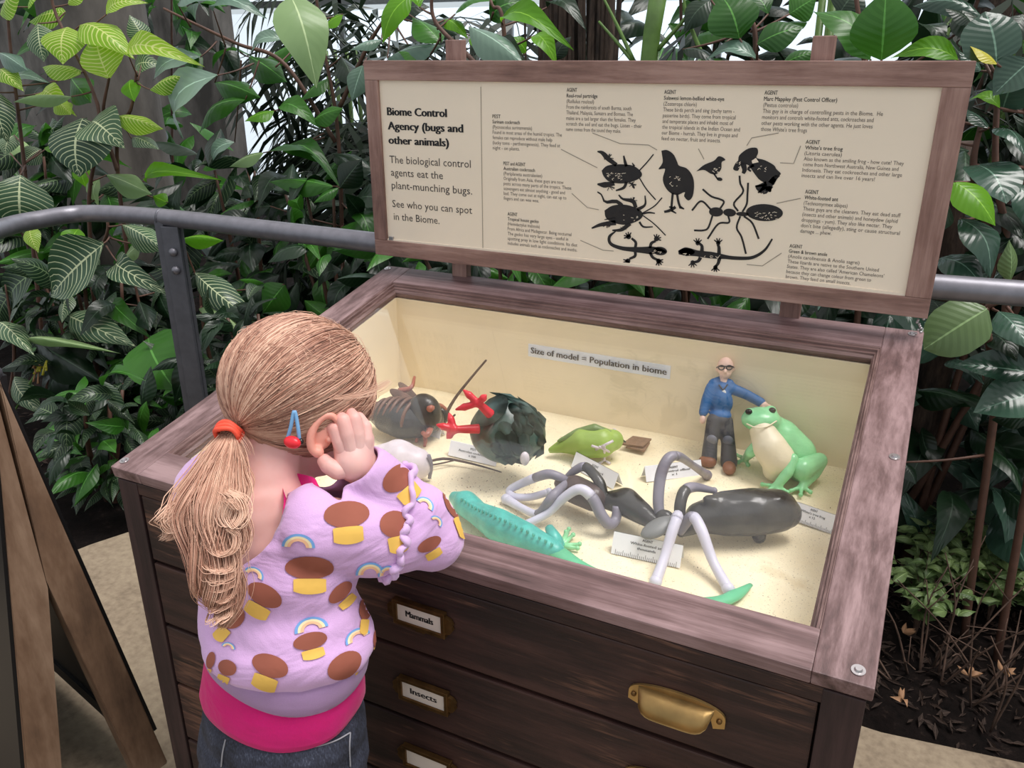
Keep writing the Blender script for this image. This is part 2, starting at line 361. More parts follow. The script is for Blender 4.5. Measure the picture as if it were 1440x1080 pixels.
# the display case inside
FZ = .618; BY = .618; FY = .055; LX, RX = .074, .938
def zt(y, off=-.0215): return HT+y*math.tan(SL)+off/math.cos(SL)
bm = B(); prism(bm, [(LX, BY, FZ-.01), (RX, BY, FZ-.01), (RX, BY, zt(BY)), (LX, BY, zt(BY))], (0, .008, 0)); obj('back_panel', bm, 'case_cream', cab)
for x, dx in ((LX, -.008), (RX, .008)):
    bm = B(); prism(bm, [(x, FY, FZ-.01), (x, BY, FZ-.01), (x, BY, zt(BY)), (x, FY, zt(FY))], (dx, 0, 0)); obj('side_panel', bm, 'case_cream', cab)
bm = B(); prism(bm, [(LX, FY, FZ-.01), (RX, FY, FZ-.01), (RX, FY, zt(FY)), (LX, FY, zt(FY))], (0, -.008, 0)); obj('front_panel', bm, 'case_cream', cab)
bm = B(); NX, NY = 60, 40; g = [[bm.verts.new((LX+(RX-LX)*i/NX, FY+(BY-FY)*j/NY, FZ-.001+.0035*noise.noise(V((i*.12, j*.12, 3))) )) for j in range(NY+1)] for i in range(NX+1)]
for i in range(NX):
    for j in range(NY): bm.faces.new((g[i][j], g[i+1][j], g[i+1][j+1], g[i][j+1]))
obj('sand_floor', bm, 'sand', cab, smooth=True, label='pale cream sand covering the case floor')
bm = B(); R_.seed(5)
for i in range(420):
    if i < 300: p = at_z(R_.gauss(720, 60), R_.gauss(700, 22), FZ)
    else: p = V((R_.uniform(LX, RX), R_.uniform(FY+.02, BY-.02), FZ))
    if not (LX+.01 < p.x < RX-.01 and FY+.01 < p.y < BY-.01): continue
    s = R_.uniform(.0006, .0018); p.z += .002
    vs = [bm.verts.new(p+V((R_.uniform(-s, s), R_.uniform(-s, s), R_.uniform(-s*.4, s)))) for _ in range(4)]
    for a, b_, c in ((0,1,2),(0,2,3),(0,3,1),(1,3,2)): bm.faces.new((vs[a], vs[b_], vs[c]))
obj('grit', bm, 'card_brown', cab, kind='stuff', label='scattered brown grit on the sand')
# printed strip on the back panel
A_, C_ = at_y(742, 497, BY-.001), at_y(942, 522, BY-.001)
bm = B(); a0, a1 = at_y(743, 482, BY-.001), at_y(743, 501, BY-.001); h = (a0-a1).z
x0, x1 = a1.x, at_y(942, 532, BY-.001).x; z0 = at_y(942, 533, BY-.001).z*.5+a1.z*.5
prism(bm, [(x0, BY-.0015, z0), (x1, BY-.0015, z0), (x1, BY-.0015, z0+.024), (x0, BY-.0015, z0+.024)], (0, .0012, 0)); strip = obj('caption_strip', bm, 'label_strip', cab, label='pale strip reading Size of model = Population in biome')
bm = B(); text_on(bm, 'Size of model = Population in biome', (x0+.006, BY-.0032, z0+.0075), (1,0,0), (0,0,1), .0165, x1-x0-.012, .025); obj('lettering', bm, 'print_grey', strip)
# carcass
zf = HT-.0185
bm = B(); box(bm, (.04, .004, zf-.018), (.96, .03, zf), .001); obj('apron_rail', bm, 'dark_wood_x', cab)
def postleg(x0, y0):
    z1 = HT+(y0+.04)*math.tan(SL)-.022-(.0 if y0 < .3 else .006); bm = B(); box(bm, (x0, y0, 0), (x0+.038, y0+.038, HT+y0*math.tan(SL)-.0195), .0015); obj('corner_post', bm, 'dark_wood_z', cab)
for x0 in (.006, .957):
    for y0 in (.003, .66): postleg(x0, y0)
for sx_ in (0, 1):       # side panels of boards
    xx = .012 if sx_ == 0 else .976
    zs = [.06, .19, .32, .45, .58]
    for k in range(4):
        bm = B(); box(bm, (xx, .042, zs[k]+.001), (xx+.012, .66, zs[k+1]-.002), .002); obj('side_board', bm, 'dark_wood_y', cab)
    bm = B(); prism(bm, [(xx, .042, .58), (xx, .66, .58), (xx, .66, HT+.66*math.tan(SL)-.0195), (xx, .042, HT+.042*math.tan(SL)-.0195)], (.012, 0, 0)); obj('side_board', bm, 'dark_wood_y', cab)
bm = B(); box(bm, (.044, .668, .05), (.957, .68, .80), .001); obj('rear_board', bm, 'dark_wood_x', cab)
bm = B(); box(bm, (.03, .01, .03), (.97, .036, .062), .002); obj('plinth_rail', bm, 'dark_wood_x', cab)
bm = B(); box(bm, (.040, .031, .05), (.962, .037, .66)); obj('gap_backing', bm, 'dark_wood_z', cab)  # dark sheet added behind the drawers, stops light showing through their gaps
# drawers
dz = [.665, .5535, .442, .3305, .219, .1075]
def mk_handle(cx_, z, par):
    bm = B(); P = []; NU, NVv = 18, 8      # half-cup pull: open beneath
    L, H, D_ = .040, .024, .020
    for i in range(NU+1):
        a = -1+2*i/NU; hw = (1-abs(a)**6)**.5 if abs(a) < 1 else 0; row = []
        for j in range(NVv+1):
            t = j/NVv*math.pi*.62; row.append(bm.verts.new((cx_+a*L, -.002-D_*math.sin(t)*max(hw, .06), z+H*.55-H*(1-math.cos(t))*.72*max(hw, .2))))
        P.append(row)
    for i in range(NU):
        for j in range(NVv): bm.faces.new((P[i][j], P[i+1][j], P[i+1][j+1], P[i][j+1]))
    bmesh.ops.solidify(bm, geom=bm.faces[:], thickness=.0015)
    hd = obj('cup_handle', bm, 'brass', par, smooth=True, label='brass half-cup pull handle')
    bm = B(); poly = []
    for i in range(33):
        a = math.pi*i/32; poly.append((cx_+math.cos(a)*.0515, .004, z-.002+math.sin(a)**.7*.0185))
    poly += [(cx_-.0515, .004, z-.010), (cx_-.040, .004, z-.014), (cx_-.037, .004, z-.004), (cx_+.037, .004, z-.004), (cx_+.040, .004, z-.014), (cx_+.0515, .004, z-.010)]
    prism(bm, poly, (0, -.003, 0)); obj('back_plate', bm, 'brass', hd)
    for s in (-1, 1):
        bm = B(); ell(bm, (cx_+s*.0455, .0, z-.002), (.003, .002, .003)); obj('screw', bm, 'old_brass', hd, smooth=True)
    return hd
def mk_label(cx_, z, word, par):
    w_, h_ = .031, .0125
    bm = B(); out = []
    def rect(x0, x1, z0, z1): box(bm, (x0, -.0035, z0), (x1, .004, z1), .0006)
    rect(cx_-w_-.005, cx_+w_+.005, z+h_, z+h_+.005); rect(cx_-w_-.005, cx_+w_+.005, z-h_-.005, z-h_); rect(cx_-w_-.005, cx_-w_, z-h_, z+h_); rect(cx_+w_, cx_+w_+.005, z-h_, z+h_)
    for s in (-1, 1):      # eared ends
        pl = [(cx_+s*(w_+.004), -.001, z-.012), (cx_+s*(w_+.011), -.001, z-.010), (cx_+s*(w_+.015), -.001, z-.004), (cx_+s*(w_+.0135), -.001, z), (cx_+s*(w_+.015), -.001, z+.004), (cx_+s*(w_+.011), -.001, z+.010), (cx_+s*(w_+.004), -.001, z+.012)]
        prism(bm, pl, (0, .005, 0))
    prism(bm, [(cx_-.012, -.001, z-h_-.004), (cx_+.012, -.001, z-h_-.004), (cx_+.006, -.001, z-h_-.009), (cx_-.006, -.001, z-h_-.009)], (0, .005, 0))
    hol = obj('label_holder', bm, 'old_brass', par)
    bm = B(); box(bm, (cx_-w_, -.0005, z-h_), (cx_+w_, .004, z+h_)); obj('card', bm, 'cream_label', hol)
    if word:
        bm = B(); text_on(bm, word, (cx_-.019*len(word)/7, -.0008, z-.004), (1,0,0), (0,0,1), .0125, .038*len(word)/7, .04); obj('lettering', bm, 'print_black', hol)
words = ['Mammals', 'Insects', 'Reptiles', '', '']
for k in range(5):
    z1, z0 = dz[k]-.003, dz[k+1]+.003 if k < 5 else .06
    bm = B(); box(bm, (.046, .005, z0), (.955, .03, z1), .0025); d = obj('drawer', bm, 'dark_wood_x', cab)
    zc = (z0+z1)/2
    mk_label(.508, zc+.004-(.006 if k else 0), words[k] if k < 2 else '', d)
    for hx in (.195, .821): mk_handle(hx, zc-.002-(.004 if k else 0), d)
    if k < 4: bm = B(); box(bm, (.046, .012, dz[k+1]-.003), (.955, .03, dz[k+1]+.003)); obj('drawer_divider', bm, 'dark_wood_x', cab)
# screws in the top rails
for q in ((175, 648), (1207, 943), (1258, 643), (1283, 470), (545, 378)):
    n = SN; r = ray(*q); t = (V((0,0,HT)).dot(n)-CAM.dot(n))/r.dot(n); p = CAM+r*t
    bm = B(); tube(bm, [p-SN*.002, p+SN*.0012], .0066, 18); tube(bm, [p+SN*.001, p+SN*.0035], [.0042, .0030], 14); obj('screw', bm, 'screw_metal', cab, smooth=False, label='bright dome screw with washer')

# ================================================================ the sign
sg = thing('sign_board', (.5, .68, .85), 'cream printed sign about the Biome Control Agency in a weathered wooden frame', 'sign')
SZ0, SZ1, SYF = .867, 1.2281, .6619
fw = .034
def sbox(name, lo, hi, mat, bev=.0015, **k): bm = B(); box(bm, lo, hi, bev); return obj(name, bm, mat, sg, **k)
sbox('frame_rail', (.0, SYF, SZ1-fw), (1.0, SYF+.028, SZ1), 'sign_wood_x'); sbox('frame_rail', (.0, SYF, SZ0), (1.0, SYF+.028, SZ0+fw*.9), 'sign_wood_x')
sbox('frame_rail', (.0, SYF+.0002, SZ0+fw*.9), (fw*.85, SYF+.028, SZ1-fw), 'sign_wood_z'); sbox('frame_rail', (1-fw*1.05, SYF+.0002, SZ0+fw*.9), (1.0, SYF+.028, SZ1-fw), 'sign_wood_z')
PY = SYF+.006
sbox('printed_panel', (fw*.6, PY, SZ0+fw*.5), (1-fw*.6, PY+.006, SZ1-fw*.5), 'sign_cream', 0)
sbox('backing_board', (.004, SYF+.02, SZ0+.004), (.996, SYF+.03, SZ1-.004), 'sign_wood_x', 0)
pz = SZ0+fw*.9
bm = B(); prism(bm, [(fw*.85, SYF+.003, pz-.001), (1-fw*1.05, SYF+.003, pz-.001), (1-fw*1.05, SYF+.003, pz+.004), (.85, SYF+.003, pz+.0065), (fw*.85, SYF+.003, pz+.003)], (0, .003, 0)); obj('retaining_lip', bm, 'sign_cream', sg, label='pale strip along the foot of the panel')
for x in (.176, .80): sbox('upright_batten', (x-.018, SYF+.0305, .55), (x+.014, SYF+.05, 1.262), 'sign_wood_z')
bm = B(); box(bm, (fw*.85+.004, PY-.004, pz+.001), (fw*.85+.014, PY, pz+.008), .0005); obj('corner_clip', bm, 'screw_metal', sg)
bm = B()
for i in range(9): a = V((.992+R_.uniform(-.006,.004), SYF+.02, SZ0-.006-i*.003)); ell(bm, a, .0024, seg=6, rings=5)
obj('chain', bm, 'screw_metal', sg, smooth=True, label='small metal chain hanging at the lower right corner')
def pc(px, py, off=.0004): return at_y(px, py, PY-off)
bold, thin = B(), B()
def line(bm, s, l, r, size, bw): a, c = pc(*l), pc(*r); text_on(bm, s, a, (1,0,0), (0,0,1), size, (c-a).x, bw)
for s, l, r in (('Biome Control', (545,162), (628,166)), ('Agency (bugs and', (546,182), (651,188)), ('other animals)', (547,202), (631,207))): line(bold, s, l, r, .0205, .05)
for s, l, r in (('The biological control', (548,229), (662,237)), ('agents eat the', (550,247), (623,253)), ('plant-munching bugs.', (551,265), (664,275)), ('See who you can spot', (552,291), (664,301)), ('in the Biome.', (554,309), (618,315))): line(thin, s, l, r, .0198, 0)
blocks = [
 ((693,166), (693,210), 17.2/len('Found in most areas of the humid tropics. The'), ['PEST', 'Surinam cockroach', '(Pycnoscelus surinamensis)', 'Found in most areas of the humid tropics. The', 'females can reproduce without male help', '(lucky toms - parthenogenesis). They feed at', 'night - on plants.'], 98),
 ((708,232), (710,281), 0, ['PEST and AGENT', 'Australian cockroach', '(Periplaneta australasiae)', 'Originally from Asia, these guys are now', 'pests across many parts of the tropics. These', 'scavengers eat almost anything - good and', 'bad. They come out at night, can eat up to', 'fingers and can wee wee.'], 96),
 ((714,303), (714,344), 0, ['AGENT', 'Tropical house gecko', '(Hemidactylus mabouia)', 'From Africa and Madagascar. Being nocturnal', 'The gecko has very large eyes - useful in', 'spotting prey in low light conditions. Its diet', 'includes animals such as cockroaches and moths.'], 99),
 ((797,129), (796,184), 0, ['AGENT', 'Roul-roul partridge', '(Rollulus rouloul)', 'From the rainforests of south Burma, south', 'Thailand, Malaysia, Sumatra and Borneo. The', 'males are a tad larger than the females. They', 'scratch the soil and eat the bugs. Listen - their', 'name comes from the sound they make.'], 108),
 ((934,132), (930,197), 0, ['AGENT', 'Sulawesi lemon-bellied white-eye', '(Zosterops chloris)', 'These birds perch and sing (techy term -', 'passerine birds). They come from tropical', 'and temperate places and inhabit most of', 'the tropical islands in the Indian Ocean and', 'our Biome - hurrah. They live in groups and', 'feed on nectar, fruit and insects.'], 111),
 ((1075,133), (1070,184), 0, ['AGENT', 'Marc Mappley (Pest Control Officer)', '(Pestus controlus)', 'This guy is in charge of controlling pests in the Biome.  He', 'monitors and controls white-footed ants, cockroaches and', 'other pests working with the other agents. He just loves', "those White's tree frogs"], 170),
 ((1133,202), (1127,249), 0, ['AGENT', "White's tree frog", '(Litoria caerulea)', 'Also known as the smiling frog - how cute! They', 'come from Northwest Australia, New Guinea and', 'Indonesia. They eat cockroaches and other large', 'insects and can live over 16 years!'], 142),
 ((1132,272), (1125,327), 0, ['AGENT', 'White-footed ant', '(Technomyrmex albipes)', 'These guys are the cleaners. They eat dead stuff', '(insects and other animals) and honeydew (aphid', 'droppings - yum). They also like nectar. They', "don't bite (allegedly), sting or cause structural", 'damage ... phew.'], 142),
 ((1110,348), (1105,391), 0, ['AGENT', 'Green & brown anole', '(Anolis carolinensis & Anolis sagrei)', 'These lizards are native to the Southern United', "States. They are also called 'American Chameleons'", 'because they can change colour from green to', 'brown. They feed on small insects.'], 139)]
small, smallb = B(), B()
for l0, l1, _, lines, wpx in blocks:
    a, c = pc(*l0), pc(*l1); n = len(lines); mx_ = max(len(s) for s in lines); right = pc(l0[0]+wpx, l0[1]+wpx*.04); per = (right-a).x/mx_
    a.x = min(a.x, c.x) if l0[0] < 1000 else a.x
    pitch = (a.z-c.z)/(n-1)
    for i, s in enumerate(lines):
        p = V((a.x, a.y, a.z-pitch*i)); text_on(smallb if i < 2 else small, s, p, (1,0,0), (0,0,1), pitch*.98, len(s)*per*((1.35 if s.isupper() else 1.06) if i < 2 else 1), .008 if i < 2 else 0)
obj('heading_lettering', bold, 'print_black', sg); obj('body_lettering', thin, 'print_grey', sg); obj('small_heading_lettering', smallb, 'print_black', sg)['kind'] = 'stuff'; obj('small_lettering', small, 'print_small', sg)['kind'] = 'stuff'
def stroke(bm, pts, w, n=None, off=.0006):
    P = [pc(*p, off) for p in pts]; P = spline(P, n) if n else P; N = len(P); L = []
    for i, p in enumerate(P):
        t = (P[min(i+1, N-1)]-P[max(i-1, 0)]); t.y = 0; t.normalize(); q = V((-t.z, 0, t.x)); ww = lerpl(w, i/(N-1))*.5/800
        L.append((bm.verts.new(p+q*ww), bm.verts.new(p-q*ww)))
    for i in range(N-1): bm.faces.new((L[i][0], L[i+1][0], L[i+1][1], L[i][1]))
def fill(bm, pts, n=40, off=.0006):
    P = [pc(*p, off) for p in pts]; P = spline(P+[P[0]], n)[:-1] if n else P; bm.faces.new([bm.verts.new(p) for p in P])
def elf(bm, c, rx, ry, rot=0, off=.0006, n=28):
    cs, sn = math.cos(rot), math.sin(rot)
    bm.faces.new([bm.verts.new(pc(c[0]+rx*math.cos(t)*cs-ry*math.sin(t)*sn, c[1]+rx*math.cos(t)*sn+ry*math.sin(t)*cs, off)) for t in [i*2*math.pi/n for i in range(n)]])
for p in ([(676,122),(679,352)], [(789,210),(820,226),(840,236)], [(833,187),(872,202),(912,204),(924,211)], [(804,272),(826,292),(842,295)], [(816,338),(848,352),(863,353)], [(982,209),(990,224)], [(1095,187),(1057,194),(1050,205)], [(1126,205),(1116,230),(1097,229)], [(1126,279),(1092,286)], [(1099,356),(1072,374),(1050,372)]): ln = B(); stroke(ln, p, 1.0); obj('pointer_line', ln, 'print_line', sg)
def sil(name, f):
    bm = B(); f(bm); obj(name, bm, 'print_black', sg)
def comb(bm, c, n, l, seed):
    r = random.Random(seed)
    for i in range(n): a = r.uniform(0, 6.28); stroke(bm, [c, (c[0]+math.cos(a)*l, c[1]+math.sin(a)*l*.8)], .9, off=.00065+.00001*i)
def roach1(bm):
    fill(bm, [(846,240),(854,233),(872,231),(890,233),(901,241),(902,248),(893,254),(876,258),(858,256),(849,248)])
    for p, w_ in (([(840,213),(847,215),(856,224),(867,232)], [1.5,7,5]), ([(877,219),(879,228),(881,234)], [2,4,4]), ([(889,229),(892,234)], [1,3]), ([(899,240),(910,228),(919,217)], 1.6), ([(899,250),(909,266),(922,281)], 1.6), ([(840,259),(850,260),(864,258)], [2,8,5]), ([(866,268),(877,264),(881,256)], [2,4,4]), ([(888,257),(892,265)], [4,2])): stroke(bm, p, w_, 10)
    comb(bm, (856,222), 12, 7, 1); comb(bm, (857,262), 12, 8, 2); comb(bm, (889,259), 8, 6, 3)
def roach2(bm):
    fill(bm, [(850,296),(862,289),(880,288),(898,294),(904,302),(898,310),(880,316),(862,313),(852,306)])
    for p, w_ in (([(840,270),(846,274),(851,284),(866,283),(875,289)], [2,2,5,5]), ([(870,274),(876,280),(890,283),(894,292)], [2,3,6,5]), ([(907,275),(907,288),(896,295)], [1.5,3,5]), ([(931,278),(920,290),(903,300)], 1.6), ([(921,300),(912,299),(903,301)], [1.5,2.5,2]), ([(904,303),(920,315),(936,331)], 1.5), ([(832,321),(845,316),(866,313)], [2,5,7]), ([(861,324),(874,323),(886,314)], [2,5,6]), ([(899,312),(905,319),(918,319)], [3,2.5,1.5]), ([(850,309),(865,306)], [1,3])): stroke(bm, p, w_, 10)
    comb(bm, (853,316), 10, 6, 4); comb(bm, (876,322), 8, 5, 5); comb(bm, (890,282), 8, 6, 6)
def gecko(bm):
    stroke(bm, [(866,325),(857,333),(859,343),(874,349),(893,351),(912,352),(925,352),(937,354)], [1.5,4,4.5,5,6,8,11,7,3], 40)
    elf(bm, (928,353), 10, 6, .1)
    for p in ([(893,350),(894,341),(888,335)], [(893,353),(893,360),(885,364)], [(914,349),(916,342),(922,339)], [(914,355),(918,362),(926,366)]): stroke(bm, p, [4,4,3], 8)
    for c in ((884,333), (883,367), (923,336), (926,367)):
        elf(bm, c, 3.4, 3.4)
        for k in range(5): a = (math.pi if c[0] < 900 else 0)+(k-2)*.6+(-.9 if c[1] < 350 else .9)*(1 if c[0] > 900 else -1); stroke(bm, [c, (c[0]+math.cos(a)*7, c[1]+math.sin(a)*7)], [2.5, 1.4])
def anole(bm):
    stroke(bm, [(954,355),(966,354),(985,357),(1010,360),(1035,363),(1058,362),(1075,352),(1086,336)], [5,12,8,9,5,4.5,4,3,2], 44)
    elf(bm, (966,354), 11, 5, .05)
    for p in ([(987,353),(987,346),(983,342)], [(985,362),(982,367),(975,369)], [(1011,357),(1011,348),(1009,344)], [(1012,362),(1010,370),(1006,375)]): stroke(bm, p, [5,4,3], 8)
    for c, u in (((981,342), -1), ((974,369), 1), ((1010,342), -1), ((1006,376), 1)):
        elf(bm, c, 3, 3)
        for k in range(4): a = u*math.pi/2+(k-1.5)*.6; stroke(bm, [c, (c[0]+math.cos(a)*7.5, c[1]+math.sin(a)*7.5)], [2.4, 1.2])
def partridge(bm):
    fill(bm, [(930,212),(938,211),(947,217),(952,227),(955,233),(966,237),(974,248),(976,262),(974,276),(968,282),(962,276),(963,270),(953,274),(944,272),(936,264),(932,252),(935,240),(934,237),(926,238),(930,232),(932,226)], 70)
    for p, w_ in (([(946,271),(945,282),(944,294)], 3), ([(952,272),(954,284),(957,293)], 3), ([(950,291),(942,296),(934,298)], [4,4,3]), ([(944,296),(951,300)], [3,1.5]), ([(956,291),(962,294)], [4,1.5]), ([(941,291),(948,292)], 2)): stroke(bm, p, w_, 6)
def whiteeye(bm):
    fill(bm, [(979,241),(990,232),(1004,226),(1010,220),(1016,221),(1020,225),(1015,228),(1014,238),(1007,245),(999,244),(990,239)], 40)
    stroke(bm, [(1003,243),(1010,253)], 2); elf(bm, (1012,252), 4, 2.5, .2)
def froghat(bm):
    fill(bm, [(1038,226),(1040,218),(1052,209),(1064,208),(1066,215),(1064,222),(1075,225),(1088,232),(1092,238),(1098,244),(1095,248),(1086,262),(1084,270),(1078,268),(1070,272),(1062,262),(1075,258),(1067,252),(1058,240),(1052,232),(1042,232),(1038,240),(1031,238),(1034,230)], 80)
    stroke(bm, [(1044,228),(1047,238),(1045,244)], [7,6,4], 8); stroke(bm, [(1096,246),(1090,250),(1084,258)], [3,6,8], 6)
    for p in ([(1078,258),(1068,261),(1062,262)], [(1076,262),(1070,268),(1066,271)], [(1080,262),(1078,270),(1073,272)], [(1084,262),(1082,270)]): stroke(bm, p, [6,3,2], 6)
    stroke(bm, [(1060,232),(1052,237),(1056,241)], [4,3,2], 6)
def antp(bm):
    elf(bm, (1007,298), 10, 6.5, .05); elf(bm, (1026,299), 9, 5.5, .1); elf(bm, (1044,301), 9, 3, .05); elf(bm, (1075,299), 26, 12, .04)
    for p in ([(1000,295),(986,283),(973,296)], [(1013,293),(1018,284),(1012,280),(1000,276),(988,266)], [(1038,297),(1032,286),(1045,270),(1041,258),(1040,247)], [(1044,298),(1050,287),(1051,275),(1052,257)], [(1002,303),(996,320),(989,324),(976,324)], [(1024,303),(1025,313),(1010,315),(995,336)], [(1041,304),(1036,320),(1043,334),(1049,357)], [(1046,304),(1058,314),(1067,336)]): stroke(bm, p, 2.4, 16)
for nm, f_ in (('cockroach_silhouette', roach1), ('cockroach_silhouette', roach2), ('gecko_silhouette', gecko), ('anole_silhouette', anole), ('partridge_silhouette', partridge), ('small_bird_silhouette', whiteeye), ('frog_and_man_silhouette', froghat), ('ant_silhouette', antp)): sil(nm, f_)
# pale scratch marks in the silhouettes
bm = B(); r = random.Random(9)
for c, rx, ry, n in (((868,248), 14, 5, 22), ((950,255), 8, 7, 14), ((1078,303), 16, 5, 26), ((1006,239), 6, 4, 10), ((1040,232), 4, 4, 5), ((1072,236), 6, 5, 6), ((968,358), 8, 2, 6), ((1000,361), 12, 1.5, 10), ((885,306), 12, 5, 7), ((924,355), 6, 3, 7)):
    for i in range(n):
        x, y, a = c[0]+r.uniform(-rx, rx), c[1]+r.uniform(-ry, ry), r.uniform(-.9, .9); l = r.uniform(.7, 1.9)
        stroke(bm, [(x-math.cos(a)*l, y-math.sin(a)*l), (x+math.cos(a)*l, y+math.sin(a)*l)], .55, off=.001+.00001*i)
fill(bm, [(1057,226),(1063,222),(1067,228),(1058,230)], 0, .001)
obj('silhouette_highlights', bm, 'sign_cream', sg)['kind'] = 'stuff'
# ================================================================ the models inside the case
FL = FZ+.001
def F(px, py, h=0.0): return at_z(px, py, FL+h)
GRP = 'models in the display case'
def pix(p, n): return n*depth(V(p))/FPX       # n pixels at that distance, in metres
# ---- tent cards
def card(A, B_, hpx, lines, label, ruler=False, loc=None):
    a, c = F(*A), F(*B_); x = (c-a).normalized(); back = V((-x.y, x.x, 0)); L = (c-a).length
    h = pix(a, hpx)*.92; lean = back*h*.45+V((0,0,h)); t = thing('tent_card', (a+c)/2, label, 'label', 'folded cards in front of the models')
    bm = B(); prism(bm, [a, c, c+lean, a+lean], back*.0008); 
    prism(bm, [a+lean, c+lean, c+lean+back*h*.45-V((0,0,h)), a+lean+back*h*.45-V((0,0,h))], back*.0008); obj('folded_card', bm, 'paper', t)
    ys = lean.normalized(); bm = B(); n = len(lines); H = lean.length; off = -back*.0006+V((0,0,.0002))
    s0 = H*(.17 if ruler else .2)
    for i, s in enumerate(lines):
        w_ = L*min(.8, .030*len(s)) ; p = a+x*(L-w_)/2+ys*(H*(.80 if ruler else .68)-i*s0*1.15)+off; text_on(bm, s, p, x, ys, s0, w_, .02)
    obj('lettering', bm, 'print_black', t)
    if ruler:
        bm = B()
        for i in range(33):
            p = a+x*(L*(.06+.88*i/32))+off; hh = H*(.24 if i % 4 == 0 else .15); prism(bm, [p, p+x*.0005, p+x*.0005+ys*hh, p+ys*hh], off*.05)
        obj('ruler_marks', bm, 'print_grey', t, kind='stuff')
card((566,602), (618,617), 16, ['PEST', 'Surinam cockroach', 'x 500'], 'small white folded card beside the dark cockroach, furthest left of the cards')
card((630,640), (697,656), 21, ['PEST', 'Australian cockroach', 'x 300'], 'white folded card just below the red bird feet')
card((803,656), (862,688), 22, ['AGENT', 'White-eye bird', 'x 24'], 'white folded card standing below the lime green bird')
card((909,678), (988,668), 22, ['AGENT', 'Pest control officer', 'x 1'], 'white folded card at the boots of the little man')
card((859,778), (956,799), 31, ['AGENT', 'White-footed ant', 'thousands'], 'white card with printed ruler edge below the big grey ant', True)
card((1106,728), (1172,752), 26, ['AGENT', "White's tree frog", 'x 12'], 'white ruler card half hidden behind the ant abdomen at the right', True)
# ---- bare sheets of card
t = thing('cardboard_piece', F(895, 626), 'small brown corrugated cardboard squares lying beside the lime green bird', 'cardboard')
for k, q in enumerate((((874,626),(890,615),(916,619),(904,630)), ((880,630),(893,620),(914,624),(906,636)))):
    bm = B(); prism(bm, [F(*p, .004+.004*(1-k)) for p in q], (0,0,.003)); obj('sheet', bm, 'card_brown', t)
# ---- dry twig
bm = B(); tube(bm, [F(598,650,.012), F(625,645,.01), (F(655,650,.008)), F(682,657,.006), F(705,664,.003)], [.0022,.0026,.0022,.0016,.001], 6, 14); tube(bm, [F(598,655,.008), F(618,652,.008), F(640,647,.009)], .0014, 5, 6)
tag(obj('twig', bm, 'twig', smooth=True), 'thin forked brown twig lying below the card and red feet', 'twig')
# ---- dark cockroach
rc = thing('cockroach_model', F(575, 590), 'dark segmented cockroach model with brown wings and one long feeler', 'model', GRP)
def blobc(name, pts, rads, mat, par, vox=.003, sm=4): bm = B(); chain(bm, pts, rads); return blobobj(name, bm, vox, mat, par, sm)
bd = [F(528,582,.03), F(545,588,.034), F(565,592,.036), F(585,592,.036)]
blobc('abdomen', bd, [.016,.026,.031,.03], 'roach_dark', rc)
for k in range(7):
    p = bd[0].lerp(bd[3], .05+k*.15); ax = (bd[3]-bd[0]).normalized(); bm = B(); r_ = (.018, .025, .029, .031, .0325, .0325, .031)[k]
    up_ = V((0,0,1)); sd_ = ax.cross(up_); ring = [p+up_*math.sin(a)*r_*1.12+sd_*math.cos(a)*r_*1.12 for a in [math.pi*(.02+.96*i/14) for i in range(15)]]; tube(bm, ring, .0034, 6); obj('body_ring', bm, 'roach_brown', rc, smooth=True)
bm = B(); q = F(597,580,.052); ell(bm, q, (.032,.026,.034), frame(ax)); ell(bm, F(603,590,.035), (.026,.03,.024)); blobobj('thorax', bm, .003, 'roach_dark', rc)
bm = B(); ell(bm, F(621,584,.034), (.014,.016,.017)); obj('head', bm, 'roach_dark', rc, smooth=True)
bm = B(); ell(bm, F(609,584,.046), (.008,.02,.022)); obj('collar', bm, 'roach_red', rc, smooth=True)
for k, (a, c_, w_) in enumerate((((590,574),(548,548),13), ((592,570),(560,538),11), ((588,580),(540,562),10))):
    A1, C1 = F(*a, .06), F(*c_, .07-.008*k); ax2 = (C1-A1); bm = B(); ell(bm, (A1+C1)/2, (ax2.length/2, pix(A1, w_)/1.6, .003), frame(ax2, -FW)); obj('wing', bm, 'roach_brown', rc, smooth=True)
for pts in (((625,586,.035),(640,560,.06),(662,532,.09),(684,506,.12)), ((625,588,.03),(632,590,.02),(640,583,.025))):
    bm = B(); tube(bm, [F(*p) for p in pts], [.0032,.0026,.0022,.0018], 6, 14); obj('feeler', bm, 'twig', rc, smooth=True)
for pts in (((606,600,.03),(600,612,.028),(590,606,.02),(585,622,.002)), ((590,603,.02),(598,615,.012),(597,628,.001)), ((562,550,.07),(578,545,.08),(583,530,.09)), ((604,575,.07),(618,570,.06),(628,576,.05))):
    bm = B(); tube(bm, [F(*p) for p in pts], [.006,.004,.0025], 7, 12); obj('leg', bm, 'roach_red', rc, smooth=True)
# ---- reflection of the girl's sleeve in the glass, shaped as a pale lump
rp = thing('glass_reflection_lump', F(560, 640), 'pale pinkish grey lump imitating the sleeve reflected in the glass', 'model', GRP)
blobc('body', [F(528,650,.03), F(560,648,.034), F(585,652,.03)], [.026,.034,.026], 'white_clay', rp)
bm = B(); tube(bm, [F(603,640,.05), F(606,655,.03), F(604,672,.004)], [.003,.004,.003], 6, 8); obj('leg', bm, 'ant_grey', rp, smooth=True)  # dark edge of the reflection, shaped as a thin tube
